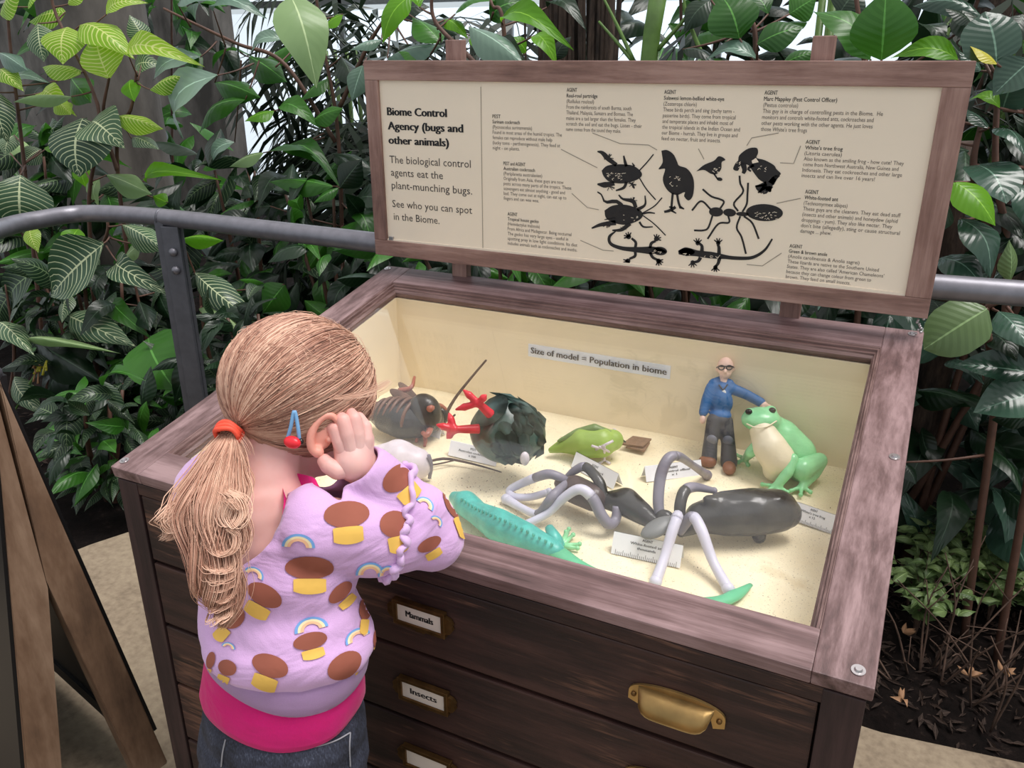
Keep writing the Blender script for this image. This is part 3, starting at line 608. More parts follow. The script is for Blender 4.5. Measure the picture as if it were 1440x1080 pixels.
# ---- partridge lying on its back
pb = thing('partridge_model', F(725, 650), 'dark green partridge model lying on its side with red feet in the air', 'model', GRP)
cc = F(718, 640, .055); bm = B(); xr = RT.copy(); xr.z = 0; xr.normalize()
c1 = at_d(712, 606, depth(F(712, 640, .05))); r0 = pix(c1, 50)
ell(bm, c1, (r0*1.06, r0*.95, r0*.92), frame(xr)); ell(bm, c1+xr*r0*.35+V((0,0,-r0*.1)), (r0*.78, r0*.8, r0*.8)); ell(bm, c1-xr*r0*.1+V((0,0,r0*.15)), (r0*.8,r0*.8,r0*.85))
pbm = blob(bm, .004, 8); link('body', pbm, 'bird_green', pb)
def drape(me, loc, par_loc): pass
tree = None
def bvh(me, off): return BVHTree.FromPolygons([v.co+off for v in me.vertices], [tuple(p.vertices) for p in me.polygons])
tb = bvh(pbm, wloc(pb))
def scale(par, tree, px, py, w_, l_, ang, mat, lift=.002):      # one overlapping feather lying on the body
    r = ray(px, py).normalized(); hit = tree.ray_cast(CAM, r)
    if hit[0] is None: return
    n = hit[1]; x = (RT*math.cos(ang)-DN*math.sin(ang)); x = (x-n*x.dot(n)).normalized(); y = n.cross(x); bm = B(); o_ = hit[0]+n*lift
    N = 9; up_, lo_ = [], []
    cv = bm.verts.new(o_+n*.004)
    rim = [bm.verts.new(o_+x*(math.cos(a)*l_)+y*(math.sin(a)*w_)-n*(.005+.003*math.cos(a))) for a in [i*2*math.pi/14 for i in range(14)]]
    for i in range(14): bm.faces.new((cv, rim[i], rim[(i+1) % 14]))
    bmesh.ops.solidify(bm, geom=bm.faces[:], thickness=.0015)
    obj('feather', bm, mat, par, smooth=True)
R_.seed(4)
for j in range(6):
    for i in range(7):
        px, py = 688+i*14+(j % 2)*6, 578+j*14; 
        if i*14+j*9 < 40 or R_.random() < .12: continue
        scale(pb, tb, px+R_.uniform(-3,3), py, .011, .017, -.9+R_.uniform(-.4,.4)+(.0 if i < 4 else .5), 'bird_green' if (i*3+j) % 4 else 'bird_green_light', .0035)
for k in range(5):
    scale(pb, tb, 716+k*11, 560+k*6, .006, .032, -.7+.04*k, 'bird_green_light' if k % 2 == 0 else 'bird_green', .003)
scale(pb, tb, 690, 575, .03, .026, 2.4, 'bird_green_light', .001)
def rfoot(hip, ank, toes):
    ft = None; bm = B(); A1 = at_d(*hip[:2], depth(c1)-hip[2]); K = at_d(*ank[:2], depth(c1)-ank[2]); tube(bm, [A1, K], [.008,.0055], 8)
    for tx in toes:
        T1 = at_d(*tx[:2], depth(c1)-tx[2]); m = K.lerp(T1, .6); tube(bm, [K, m, T1], [.0046,.0058,.0016], 8, 9); ell(bm, K.lerp(T1, .6), .0060, seg=8, rings=6)
    ell(bm, K, .0072, seg=8, rings=6); blobobj('foot', bm, .0016, 'foot_red', pb, 3)
rfoot((690,583,.055), (673,567,.07), ((651,548,.07), (640,576,.06), (684,555,.08)))
rfoot((674,603,.05), (639,604,.06), ((631,580,.055), (613,597,.06), (628,617,.055)))
bm = B(); ell(bm, at_d(738,645,depth(c1)-.06), (.007,.006,.011), frame(xr)); obj('beak', bm, 'white_clay', pb, smooth=True)
# ---- lime green bird
lb = thing('small_bird_model', F(820, 630), 'lime green bird model lying down with thin white feet', 'model', GRP)
bm = B(); chain(bm, [F(775,633,.012), F(795,626,.02), F(822,622,.03), F(845,622,.032), F(862,619,.034)], [.006,.014,.026,.026,.018]); blobobj('body', bm, .003, 'lime_bird', lb, 6)
bm = B(); chain(bm, [F(785,620,.03), F(812,609,.045), F(836,603,.055), F(858,608,.05)], [.003,.008,.009,.004]); blobobj('wing', bm, .0024, 'olive_bird', lb, 4)
bm = B(); tube(bm, [F(866,614,.034), F(880,622,.02)], [.0055,.001], 8); obj('beak', bm, 'beak', lb, smooth=True)
bm = B(); ell(bm, F(864,606,.042), .0042, seg=10, rings=8); obj('eye', bm, 'white_clay', lb, smooth=True); bm = B(); ell(bm, F(865,608,.046), .0026, seg=8, rings=6); obj('pupil', bm, 'print_black', lb, smooth=True)
for pts in (((838,632,.03),(850,626,.05),(862,620,.055)), ((842,628,.045),(850,632,.04),(858,636,.02)), ((850,627,.05),(850,640,.015),(850,648,.004)), ((850,647,.004),(842,652,.002)), ((850,647,.004),(858,652,.002)), ((832,627,.045),(842,630,.04))):
    bm = B(); tube(bm, [F(*p) for p in pts], .0022, 6, 8 if len(pts) > 2 else None); obj('toe', bm, 'white_clay', lb, smooth=True)
# ---- the big ant
an = thing('ant_model', F(940, 750), 'big dark grey ant model with long pale legs across the sand', 'model', GRP)
blobc('head', [F(790,680,.032), F(808,688,.035), F(835,700,.034), F(852,703,.03)], [.012,.021,.02,.012], 'ant_brown', an)
blobc('thorax', [F(856,704,.03), F(880,706,.036), F(903,722,.034), F(925,738,.03)], [.014,.021,.016,.010], 'ant_dark', an)
bm = B(); chain(bm, [F(928,742,.03), F(945,742,.03)], [.011,.011]); ell(bm, F(935,728,.04), (.014,.01,.012)); blobobj('waist', bm, .003, 'ant_dark', an)
bm = B(); a1, a2 = F(904,754,.035), F(946,730,.05); ell(bm, (a1+a2)/2, ((a2-a1).length*.55, .013, .007), frame(a2-a1, (0,-.5,1))); obj('waist_scale', bm, 'ant_leaf', an, smooth=True)
bm = B(); chain(bm, [F(958,748,.028), F(985,728,.036), F(1020,722,.042), (F(1060,720,.044)), F(1092,718,.042), F(1106,722,.038)], [.008,.022,.031,.033,.03,.021])
for i in range(8): ell(bm, F(1000+i*13, 705+R_.uniform(-4,3), .066), (.012,.009,.007))
blobobj('abdomen', bm, .0035, 'ant_dark', an, 4)
bm = B(); tube(bm, [F(1066,736,.03), F(1067,752,.012), F(1068,758,.004)], [.011,.010,.008], 10); obj('stub_leg', bm, 'ant_dark', an, smooth=True)
def leg(pts, rad, mats=('ant_grey', 'ant_white'), cut=.5, n=26):
    rad = [x*.86 for x in rad]
    P = spline([F(*p) for p in pts], n); k = int(n*cut)
    bm = B(); tube(bm, P[:k+1], [lerpl(rad, i/(n-1)) for i in range(k+1)], 10); l = obj('leg', bm, mats[0], an, smooth=True)
    bm = B(); tube(bm, P[k:], [lerpl(rad, i/(n-1)) for i in range(k, n)], 10); ell(bm, P[-1], lerpl(rad, 1)*1.15, seg=10, rings=8); obj('foot', bm, mats[1], l, smooth=True)
leg([(800,677,.045),(785,670,.055),(768,667,.055),(740,677,.03),(717,689,.012),(722,698,.008),(745,699,.012),(772,692,.02)], [.006,.008,.0085,.0075,.007,.0065,.0065,.0065], ('ant_grey','ant_white'), .36, 34)
leg([(800,676,.045),(778,697,.045),(757,722,.012),(735,715,.008),(712,702,.006)], [.006,.0085,.007,.0065,.0085], ('ant_grey','ant_white'), .5)
leg([(868,712,.035),(866,730,.02),(857,737,.018),(846,725,.03),(833,700,.05),(815,688,.06),(793,700,.045),(770,722,.02),(738,738,.006)], [.008,.0085,.009,.0095,.0095,.0085,.0078,.0065,.0065], ('ant_grey','ant_white'), .5, 40)
leg([(850,702,.035),(843,678,.055),(824,657,.065),(808,662,.055),(796,672,.04)], [.008,.009,.0085,.007,.005], ('ant_dark','ant_grey'), .5)
leg([(935,738,.03),(926,712,.05),(929,670,.085),(940,645,.105),(955,642,.1),(975,655,.05),(994,668,.008)], [.007,.009,.0095,.009,.0075,.0065,.0085], ('ant_grey','ant_grey'), .6, 34)
leg([(958,742,.03),(956,715,.055),(962,692,.07),(976,685,.07),(1004,690,.06)], [.008,.0095,.0095,.008,.005], ('ant_dark','ant_grey'), .55)
leg([(942,740,.035),(953,725,.06),(946,745,.05),(935,782,.024),(922,818,.004)], [.007,.0085,.0085,.0075,.0085], ('ant_white','ant_white'), .35)
leg([(955,748,.03),(973,727,.055),(986,745,.048),(1003,790,.02),(1024,828,.004)], [.008,.009,.009,.0075,.0085], ('ant_grey','ant_white'), .3)
# ---- teal lizard along the front
al = thing('anole_model', F(740, 760), 'long teal green lizard model lying along the front edge', 'model', GRP)
P0 = [F(640,700,.02), F(655,708,.024), F(672,722,.024), F(700,738,.026), F(740,757,.026), F(780,775,.022), F(820,800,.018), F(880,825,.014), F(950,846,.012), F(1008,846,.008), F(1035,836,.005), F(1056,822,.003)]
bm = B(); chain(bm, P0[:6], [.010,.019,.017,.023,.021,.014]); ell(bm, F(648,698,.034), .008); ell(bm, F(662,702,.036), .007); blobobj('body', bm, .0028, 'anole_teal', al, 5)
bm = B(); tube(bm, P0[5:], [.014,.011,.009,.0085,.0085,.0085,.003], 10, 36, flat=.6); obj('tail', bm, 'anole_green', al, smooth=True)
P1 = spline([F(645,697,.042), F(670,713,.044), F(700,726,.05), F(740,745,.048), F(785,768,.037)], 22)
for i, p in enumerate(P1[1:-1]): 
    bm = B(); ell(bm, p-V((0,0,.002)), (.0022,.0022,.0035), seg=6, rings=4); obj('crest_spine', bm, 'anole_teal', al, smooth=True)
for pts, rr in ((((786,776,.015),(779,756,.03),(772,742,.035)), [.007,.009,.006]), (((772,742,.035),(784,756,.02),(790,768,.006)), [.006,.006,.005])):
    bm = B(); tube(bm, [F(*p) for p in pts], rr, 9, 10); obj('leg', bm, 'anole_teal', al, smooth=True)
for tp in ((800,744),(806,752),(815,765),(812,771),(796,748)):
    bm = B(); tube(bm, [F(790,768,.006), F(*tp, .006)], [.0045,.0022], 7); ell(bm, F(*tp, .006), .0034, seg=8, rings=6); obj('toe', bm, 'frog_green', al, smooth=True)
# ---- little man figurine
mn = thing('figurine', F(1012, 655), 'little clay man in blue hooded jacket and dark trousers stroking the frog', 'figurine', GRP)
D1 = depth(F(1012, 655)); 
def M_(px, py, d=0): return at_d(px, py, D1+(655-py)*.00012-d)
bm = B(); chain(bm, [M_(1005,592), M_(999,622), M_(997,646)], [.0135,.0115,.013]); chain(bm, [M_(1019,592), M_(1024,622), M_(1025,650)], [.0135,.0115,.014]); ell(bm, M_(1012,590), (.019,.014,.013)); blobobj('trousers', bm, .0018, 'trouser_grey', mn, 4)
for q in ((1001,619), (1024,620)):
    bm = B(); ell(bm, M_(*q, .009), (.009,.005,.009)); obj('knee_patch', bm, 'knee_grey', mn, smooth=True)
for a, c_ in (((1000,650),(990,648)), ((1025,655),(1026,661))):
    bm = B(); A1, C1 = F(*a, .009), F(*c_, .008); ell(bm, (A1+C1)/2, (.015,.0105,.0095), frame(C1-A1)); obj('boot', bm, 'boot', mn, smooth=True)
bm = B(); ell(bm, M_(1014,566), (.0195,.0145,.024)); ell(bm, M_(1014,549), (.0185,.013,.015)); ell(bm, M_(1013,583), (.0185,.0145,.010))
chain(bm, [M_(1000,545), M_(994,562), M_(989,580)], [.009,.009,.0075]); chain(bm, [M_(1028,546), M_(1050,555,.005), M_(1070,566,.01)], [.0095,.0085,.008]); chain(bm, [M_(1003,539), M_(1014,536,-.008), M_(1026,540)], [.008,.009,.008])
blobobj('jacket', bm, .0019, 'jacket_blue', mn, 4)
bm = B(); ell(bm, M_(1018,552,.015), (.0035,.001,.0045)); obj('badge', bm, 'paper', mn, smooth=True)
for s_ in ((1011,541),(1023,541)): bm = B(); tube(bm, [M_(*s_, .012), M_(1017,549,.016)], .0012, 6); obj('drawstring', bm, 'trouser_grey', mn, smooth=True)
bm = B(); ell(bm, M_(1020,516,.002), (.0135,.0135,.0165)); ell(bm, M_(1020,524,.004), (.010,.0115,.010)); tube(bm, [M_(1018,528), M_(1017,540)], .007, 8); ell(bm, M_(1020,522,.017), (.0032,.004,.004)); ell(bm, M_(1008.5,519), (.0025,.003,.005)); ell(bm, M_(1031.5,519), (.0025,.003,.005)); blobobj('head', bm, .0014, 'model_skin', mn, 3)
gl_ = thing('t', (0,0,0)); bpy.data.objects.remove(gl_)
bm = B()
for cx_ in (1014.5, 1025.5):
    c0 = M_(cx_, 517, .0165); tube(bm, [c0+RT*math.cos(a)*.0046-DN*math.sin(a)*.0036 for a in [i*math.pi/8 for i in range(17)]], .0011, 5)
tube(bm, [M_(1010,515,.0165), M_(1031,515.5,.0165)], .0011, 5)
for s_, e_ in ((1009,1007.5), (1031,1032.5)): tube(bm, [M_(s_,516,.016), M_(e_,517,0)], .001, 5)
obj('glasses', bm, 'glasses_black', mn, smooth=True)
bm = B(); ell(bm, M_(988,590), (.005,.005,.0075)); obj('hand', bm, 'model_skin', mn, smooth=True)
bm = B(); A1 = M_(1073,569,.012); ell(bm, A1, (.008,.006,.006))
for k in range(4): tube(bm, [A1, M_(1084+k*1.2,571+k*2.6,.014)], [.0032,.0022], 6)
tube(bm, [A1, M_(1074,576,.018)], [.003,.002], 6); blobobj('hand', bm, .0012, 'model_skin', mn, 2)
# ---- frog
fg = thing('frog_model', F(1105, 680), 'pale bellied green tree frog model sitting beside the little man', 'model', GRP)
D2 = depth(F(1090, 672))
def G(px, py, d=0): return at_d(px, py, D2-d)
bm = B(); ell(bm, G(1070,590,.01), (.031,.026,.019), frame(RT)); ell(bm, G(1084,578,.014), .0095); ell(bm, G(1054,580,.014), .008)
chain(bm, [G(1080,597), G(1098,615,-.005), G(1118,640,-.005), G(1130,662,-.005)], [.022,.030,.034,.024]); blobobj('body', bm, .003, 'frog_green', fg, 6)
bm = B(); chain(bm, [G(1072,606,.02), G(1082,628,.026), G(1094,646,.026), G(1090,660,.018)], [.020,.026,.027,.02]); blobobj('belly', bm, .003, 'frog_belly', fg, 6)
bm = B(); tube(bm, [G(1050,596,.032), G(1062,601,.042), G(1078,600,.04), G(1092,592,.03)], .0012, 6, 14); obj('mouth_line', bm, 'frog_belly', fg, smooth=True)
for q in ((1086,577,.022), (1053,579,.02)):
    bm = B(); ell(bm, G(*q), (.0055,.005,.0045)); e_ = obj('eye', bm, 'eye_dark', fg, smooth=True)
def limb(pts, rr, toes, vox=.0022):
    bm = B(); P = [F(*p) for p in pts]; chain(bm, P, rr)
    for tx in toes: tube(bm, [P[-1], F(*tx)], [.0042,.003], 7); ell(bm, F(*tx), .0042, seg=8, rings=6)
    blobobj('leg', bm, vox, 'frog_green', fg, 3)
limb([(1072,620,.06), (1056,636,.04), (1048,645,.012)], [.011,.009,.006], [(1036,640,.004), (1038,650,.004), (1052,654,.004)])
limb([(1114,646,.045), (1108,664,.03), (1092,684,.008)], [.010,.009,.007], [(1072,681,.004), (1078,690,.004), (1094,692,.004), (1108,692,.004)])
limb([(1128,660,.03), (1152,648,.035), (1145,665,.02), (1128,684,.008)], [.018,.013,.010,.007], [(1112,690,.004), (1126,696,.004), (1140,692,.004)])
# ================================================================ the little girl
girl = thing('person', (.37, -.17, 0), 'toddler girl with fair ponytail and lilac patterned top leaning on the display case', 'person')
fdir = V((.30, .83, -.46)).normalized(); sR = fdir.cross(V((0,0,1))).normalized(); uH = sR.cross(fdir).normalized()
HM = Matrix((sR, fdir, uH)).transposed()          # right, forward, up of the head
HC = V((.402, -.044, .894))
def hp(s, f, u): return HC+HM @ V((s, f, u))
# body under the clothes: torso, neck, head, arms, hands, legs in one skin
SH_R, SH_L = V((.470, -.118, .792)), V((.322, -.105, .792))
EL_R, WR_R = V((.545, -.016, .744)), V((.487, -.068, .846))
EL_L, WR_L = V((.262, .000, .745)), V((.322, .000, .835))
NECK = V((.392, -.105, .822)); CHEST = V((.412, -.118, .735)); WAIST = V((.420, -.135, .60)); HIP = V((.412, -.146, .525))
bm = B()
ell(bm, hp(0, -.006, .010), (.064, .076, .067), HM, 24, 16)
ell(bm, hp(0, .034, -.033), (.050, .042, .050), HM); ell(bm, hp(0, .052, -.056), (.024, .020, .020), HM)         # face and chin
ell(bm, hp(.028, .044, -.038), (.024, .024, .024), HM); ell(bm, hp(-.028, .044, -.038), (.024, .024, .024), HM)   # cheeks
ell(bm, hp(0, .078, -.028), (.008, .009, .008), HM)                                                                 # nose
caps(bm, hp(0, -.022, -.040), NECK, .036, .040); caps(bm, NECK, V((.396,-.112,.785)), .042, .06)
ell(bm, (.397, -.118, .765), (.082, .055, .05)); ell(bm, CHEST, (.080, .058, .08)); ell(bm, WAIST, (.076, .058, .09)); ell(bm, HIP, (.084, .064, .07))
caps(bm, SH_R, EL_R, .034, .028); caps(bm, EL_R, WR_R, .028, .019); caps(bm, SH_L, EL_L, .034, .028); caps(bm, EL_L, WR_L, .028, .019)
for s, fx in ((-1, .365), (1, .453)):
    caps(bm, (fx, -.165, .47), (fx-.002, -.150, .26), .052, .038); caps(bm, (fx-.002, -.150, .26), (fx, -.160, .06), .036, .026); caps(bm, (fx, -.165, .035), (fx+.01, -.105, .022), .024, .020)
# right palm on the cheek and its fingers
PALM = hp(.086, .036, -.010)
def handpx(px, py, d=0): return at_d(px, py, depth(V(PALM))-d)
pa, pb_ = handpx(497, 650, .012), handpx(500, 622, .012)
caps(bm, WR_R, pa, .019, .021); caps(bm, pa, handpx(487, 622, .010), .020, .015); caps(bm, pa, handpx(508, 618, .008), .020, .015)
body_me = blob(bm, .0045, 5); body = link('body', body_me, 'skin', girl)
bm = B()
for pts, r0_ in ((((490,646,.016),(478,622,.022),(471,604,.022),(456,592,.008)), .0078), (((497,642,.018),(489,612,.024),(483,592,.022),(470,580,.006)), .0082), (((505,642,.016),(503,612,.02),(499,590,.018),(488,576,.002)), .0080), (((511,644,.012),(515,618,.015),(514,600,.012),(505,586,-.002)), .0070)):
    P = [handpx(*p) for p in pts]; b2 = B(); chain(b2, P, [r0_*1.1, r0_*1.02, r0_*.95, r0_*.78]); f_ = blob(b2, .0014, 3); bm.from_mesh(f_); bpy.data.meshes.remove(f_)
b2 = B(); chain(b2, [handpx(492,658,.016), handpx(474,662,.022), handpx(462,655,.024), handpx(456,648,.022)], [.0105,.0095,.0088,.0075]); f_ = blob(b2, .0014, 3); bm.from_mesh(f_); bpy.data.meshes.remove(f_)
b2 = B(); ell(b2, handpx(499,640,.010), (.018,.011,.022)); ell(b2, handpx(497,656,.006), (.017,.012,.014)); f_ = blob(b2, .002, 3); bm.from_mesh(f_); bpy.data.meshes.remove(f_)
obj('hand', bm, 'skin', girl, smooth=True)
bm = B()      # left hand, on the glass
PL = V((.336, .004, .862)); caps(bm, WR_L, PL, .017, .016)
for k in range(4): chain(bm, [PL+V((.003*k-.004,.008*k-.012,.008)), PL+V((.003*k-.002,.009*k-.012,.026)), PL+V((.003*k+.006,.009*k-.012,.040))], [.007,.0065,.0055])
chain(bm, [PL+V((.004,-.014,0)), PL+V((.012,-.024,.012))], [.008,.006]); blobobj('hand', bm, .002, 'skin', girl, 2)
# ear
bm = B(); E0 = hp(.062, -.006, -.022); en = (sR*.9-fdir*.45).normalized(); eu = (uH-en*uH.dot(en)).normalized(); ef = eu.cross(en)
rim = []
for i in range(17):
    a = -1.95+i/16*4.3; rim.append(E0+en*.012+ef*(-math.cos(a)*.0128)+eu*(math.sin(a)*.0208+.002))
tube(bm, rim, [.0028,.0042,.0047,.0045,.004,.003], 8, 28)
vs = ell(bm, E0+en*.004+eu*.002, (.0118, .019, .0055), Matrix((ef, eu, en)).transposed()); ell(bm, E0-eu*.017+en*.010, .0062); ell(bm, E0+ef*.008+en*.009, (.004,.007,.004))
blobobj('ear', bm, .0016, 'skin_ear', girl, 2)
bm = B(); ell(bm, hp(-.068, -.004, -.022), (.005, .014, .02), HM); obj('ear', bm, 'skin_ear', girl, smooth=True)
# face details
for s in (-1, 1):
    bm = B(); ell(bm, hp(s*.026, .069, -.010), (.009, .005, .006), HM); ey = obj('eye', bm, 'eye_white', girl, smooth=True); bm = B(); ell(bm, hp(s*.026, .0735, -.011), (.0042, .0015, .0042), HM); obj('iris', bm, 'eye_dark', ey, smooth=True)
bm = B(); tube(bm, [hp(-.013, .070, -.047), hp(0, .0755, -.0455), hp(.013, .070, -.047)], [.0015,.0042,.0015], 8, 9); obj('mouth', bm, 'lip', girl, smooth=True)

# ---- clothes
def shell(name, bm, vox, mat, cut=None, thick=.0028, sm=6, fac=.5, wr=0, keep=None):
    me = blob(bm, vox, sm, fac); b3 = B(); b3.from_mesh(me); bpy.data.meshes.remove(me)
    b3.normal_update()
    if wr:
        for v in b3.verts: v.co += v.normal*wr(v.co)
    if cut:
        kill = [f for f in b3.faces if cut(f.calc_center_median())]; bmesh.ops.delete(b3, geom=kill, context='FACES')
        for _ in range(4):
            be = [v for v in b3.verts if v.is_boundary]; new = {}
            for v in be:
                nb = [e.other_vert(v).co for e in v.link_edges if e.is_boundary]
                if len(nb) == 2: new[v] = v.co*.4+(nb[0]+nb[1])*.3
            for v, c in new.items(): v.co = c
    rim = [v.co.copy() for v in b3.verts if v.is_boundary]
    if thick: bmesh.ops.solidify(b3, geom=b3.faces[:], thickness=-thick)
    o_ = obj(name, b3, mat, girl, smooth=True); o_['_rim'] = 0; del o_['_rim']; return o_, rim
def fold(p):      # soft horizontal drapes round the back and sides of the top
    k = noise.noise(V((p.x*9, p.y*9, p.z*26)))*.0042+noise.noise(V((p.x*22, p.y*22, p.z*34+4)))*.0018
    d = p.z-.60-.35*abs(p.x-.41); return k-.0048*math.sin(d*70+3*(p.x-.4)*6+3*noise.noise(p*8))*max(0, 1-abs(p.z-.655)/.09)+.0045*math.sin((p-EL_R).length*150+2*noise.noise(p*14))*max(0, 1-(p-EL_R).length/.085)
def neck_open(c):
    # wide neckline slipping down the back to the left
    q = c-V((.380, -.170, .836)); u = V((.80, .10, .59)); v_ = V((-.35, -.2, .9))
    return (V((q.x/.082, (q.y)/.075, q.z/.078)).length < 1) or c.z > .858 or (c-NECK-V((-.014,-.002,.038))).length < .057
bm = B()
ell(bm, (.402, -.120, .772), (.090, .064, .052)); ell(bm, (.412, -.124, .725), (.093, .071, .085)); ell(bm, (.422, -.130, .675), (.094, .074, .085)); ell(bm, (.425, -.135, .660), (.096, .077, .058))
caps(bm, SH_R, SH_R.lerp(EL_R, .5), .044, .044); caps(bm, SH_L, EL_L, .046, .042)
caps(bm, SH_R.lerp(EL_R, .4), EL_R+V((-.006,.0,.002)), .042, .037); caps(bm, EL_R+V((-.004,0,0)), WR_R+(EL_R-WR_R)*.12, .038, .029); caps(bm, EL_L, WR_L+(EL_L-WR_L)*.1, .042, .031)
def top_cut(c): return neck_open(c) or c.z < .648-.006*(c.x-.42)/.1 or (c-WR_R).dot((WR_R-EL_R).normalized()) > -.004 and (c-WR_R).length < .05 or (c-WR_L).dot((WR_L-EL_L).normalized()) > -.006 and (c-WR_L).length < .05
top_o, rim = shell('jumper', bm, .0045, 'lavender', top_cut, wr=fold)
top_tree = bvh(top_o.data, wloc(top_o))
# ribbed hem band
bm = B(); ang = [i*2*math.pi/72 for i in range(73)]
def ring(z, a, rx, ry, cx_=.386, cy_=-.155, tilt=.20): return V((cx_+rx*math.cos(a), cy_+ry*math.sin(a), z+tilt*rx*math.cos(a)+.004*math.sin(a*3+1)))
def band(name, mat, rows, par=girl, thick=.003, wave=0):
    bm = B(); G_ = [[bm.verts.new(ring(z, a, rx*(1+wave*math.sin(a*7+z*40)), ry, cx_, cy_, tl)) for a in ang[:-1]] for (z, rx, ry, cx_, cy_, tl) in rows]
    for r in range(len(rows)-1):
        for k in range(72): bm.faces.new((G_[r][k], G_[r][(k+1) % 72], G_[r+1][(k+1) % 72], G_[r+1][k]))
    bmesh.ops.solidify(bm, geom=bm.faces[:], thickness=-thick); return obj(name, bm, mat, par, smooth=True)
band('hem_band', 'lavender_rib', [(.662,.089,.070,.425,-.134,-.04),(.652,.0955,.076,.425,-.135,-.06),(.641,.0955,.077,.425,-.136,-.08),(.629,.093,.075,.425,-.137,-.09),(.622,.089,.071,.425,-.137,-.10)], top_o)
band('undershirt', 'magenta', [(.66,.084,.066,.424,-.136,-.06),(.627,.090,.072,.422,-.138,-.05),(.604,.094,.075,.420,-.140,-.04),(.588,.096,.077,.418,-.142,-.03),(.578,.094,.075,.417,-.143,-.02),(.572,.088,.070,.417,-.143,-.02)], wave=.012)
# pink undershirt showing along the right of the neckline
def to_px(p): d = p-CAM; z = d.dot(FW); return 720+FPX*d.dot(RT)/z, 540+FPX*d.dot(DN)/z
rp_ = [(to_px(p), p) for p in rim]; rp_ = [(q, p) for q, p in rp_ if 388 < q[0] < 446 and 640 < q[1] < 745 and p.y < -.10]
bins = {}
for q, p in rp_: bins.setdefault(int(q[0]//6), []).append((q[1], p))
PP = [max(v, key=lambda t: -t[0])[1] for k, v in sorted(bins.items())]
if len(PP) > 2:
    S_ = spline(PP, 18); bm = B(); G_ = []; inn = V((-.55, .1, .83)).normalized()
    for i, p in enumerate(S_): w_ = .011*math.sin(min(1, i/17*.9+.1)*math.pi)**.7; G_.append((bm.verts.new(p-inn*.006+V((0,.001,0))), bm.verts.new(p+inn*w_+V((0,.004,0)))))
    for i in range(17): bm.faces.new((G_[i][0], G_[i+1][0], G_[i+1][1], G_[i][1]))
    bmesh.ops.solidify(bm, geom=bm.faces[:], thickness=.0016); obj('undershirt_neckline', bm, 'magenta', girl, smooth=True)
# jeans
bm = B(); ell(bm, (.417, -.144, .548), (.096, .077, .062)); ell(bm, (.413, -.147, .510), (.102, .081, .062)); ell(bm, (.411, -.150, .478), (.102, .080, .060)); ell(bm, (.409, -.152, .435), (.102, .082, .06))
for fx in (.363, .455): caps(bm, (fx, -.152, .44), (fx-.002, -.150, .26), .058, .050); caps(bm, (fx-.002, -.152, .26), (fx, -.160, .075), .050, .044)
jeans, _ = shell('jeans', bm, .005, 'denim', lambda c: c.z > .580+.02*(c.x-.41) or c.z < .05, thick=.003)
jt = bvh(jeans.data, wloc(jeans))
def seam(pts, par, mat='thread', r=.0009):
    P = []
    for (px, py) in pts:
        h_ = jt.ray_cast(CAM, ray(px, py).normalized())
        if h_[0]: P.append(h_[0]+h_[1]*.0008)
    if len(P) > 1: bm = B(); tube(bm, P, r, 5, 24); obj('seam', bm, mat, par, smooth=True)
seam([(318,1040),(314,1058),(312,1078)], jeans); seam([(492,1030),(491,1050),(492,1078)], jeans); seam([(400,1052),(440,1050),(470,1042),(492,1030)], jeans); seam([(275,1035),(274,1060),(278,1078)], jeans)
for fx in (.363, .455):
    bm = B(); ell(bm, (fx, -.150, .03), (.034, .06, .03)); blobobj('shoe', bm, .006, 'denim', girl, 3)
# frill round the right upper sleeve
def frill(center, axis, rad, n, amp, w_, a0=0, a1=2*math.pi):
    ax_ = V(axis).normalized(); F_ = frame(ax_); bm = B(); G_ = []
    for i in range(n+1):
        a = a0+(a1-a0)*i/n; rr = F_ @ V((0, math.cos(a), math.sin(a))); wob = amp*math.sin(i*.62)+amp*.5*math.sin(i*.27+1)
        p = V(center)+rr*(rad-.002)-ax_*.002; q = V(center)+rr*(rad+w_)+ax_*(wob+.008); G_.append((bm.verts.new(p), bm.verts.new(p.lerp(q, .55)+ax_*wob*.3), bm.verts.new(q)))
    for i in range(n):
        for k in range(2): bm.faces.new((G_[i][k], G_[i+1][k], G_[i+1][k+1], G_[i][k+1]))
    bmesh.ops.solidify(bm, geom=bm.faces[:], thickness=.0016); return bm
ua = (EL_R-SH_R).normalized(); Fu = frame((ua+V((.25,0,-.05))).normalized()); fc = SH_R.lerp(EL_R, .62); bm = B()
P = []
for i in range(161):
    a = i*2*math.pi/160; d_ = Fu @ V((0, math.cos(a), math.sin(a))); h_ = top_tree.ray_cast(fc+d_*.09, -d_, .09); q = h_[0] if h_[0] else fc+d_*.043
    P.append(q+d_*(.003+.0016*math.sin(i*1.1))+Fu @ V((.0028*math.sin(i*.55)+.0014*math.sin(i*.9), 0, 0)))
tube(bm, P, .0034, 7, flat=1.6); obj('sleeve_frill', bm, 'lavender_rib', top_o, smooth=True)
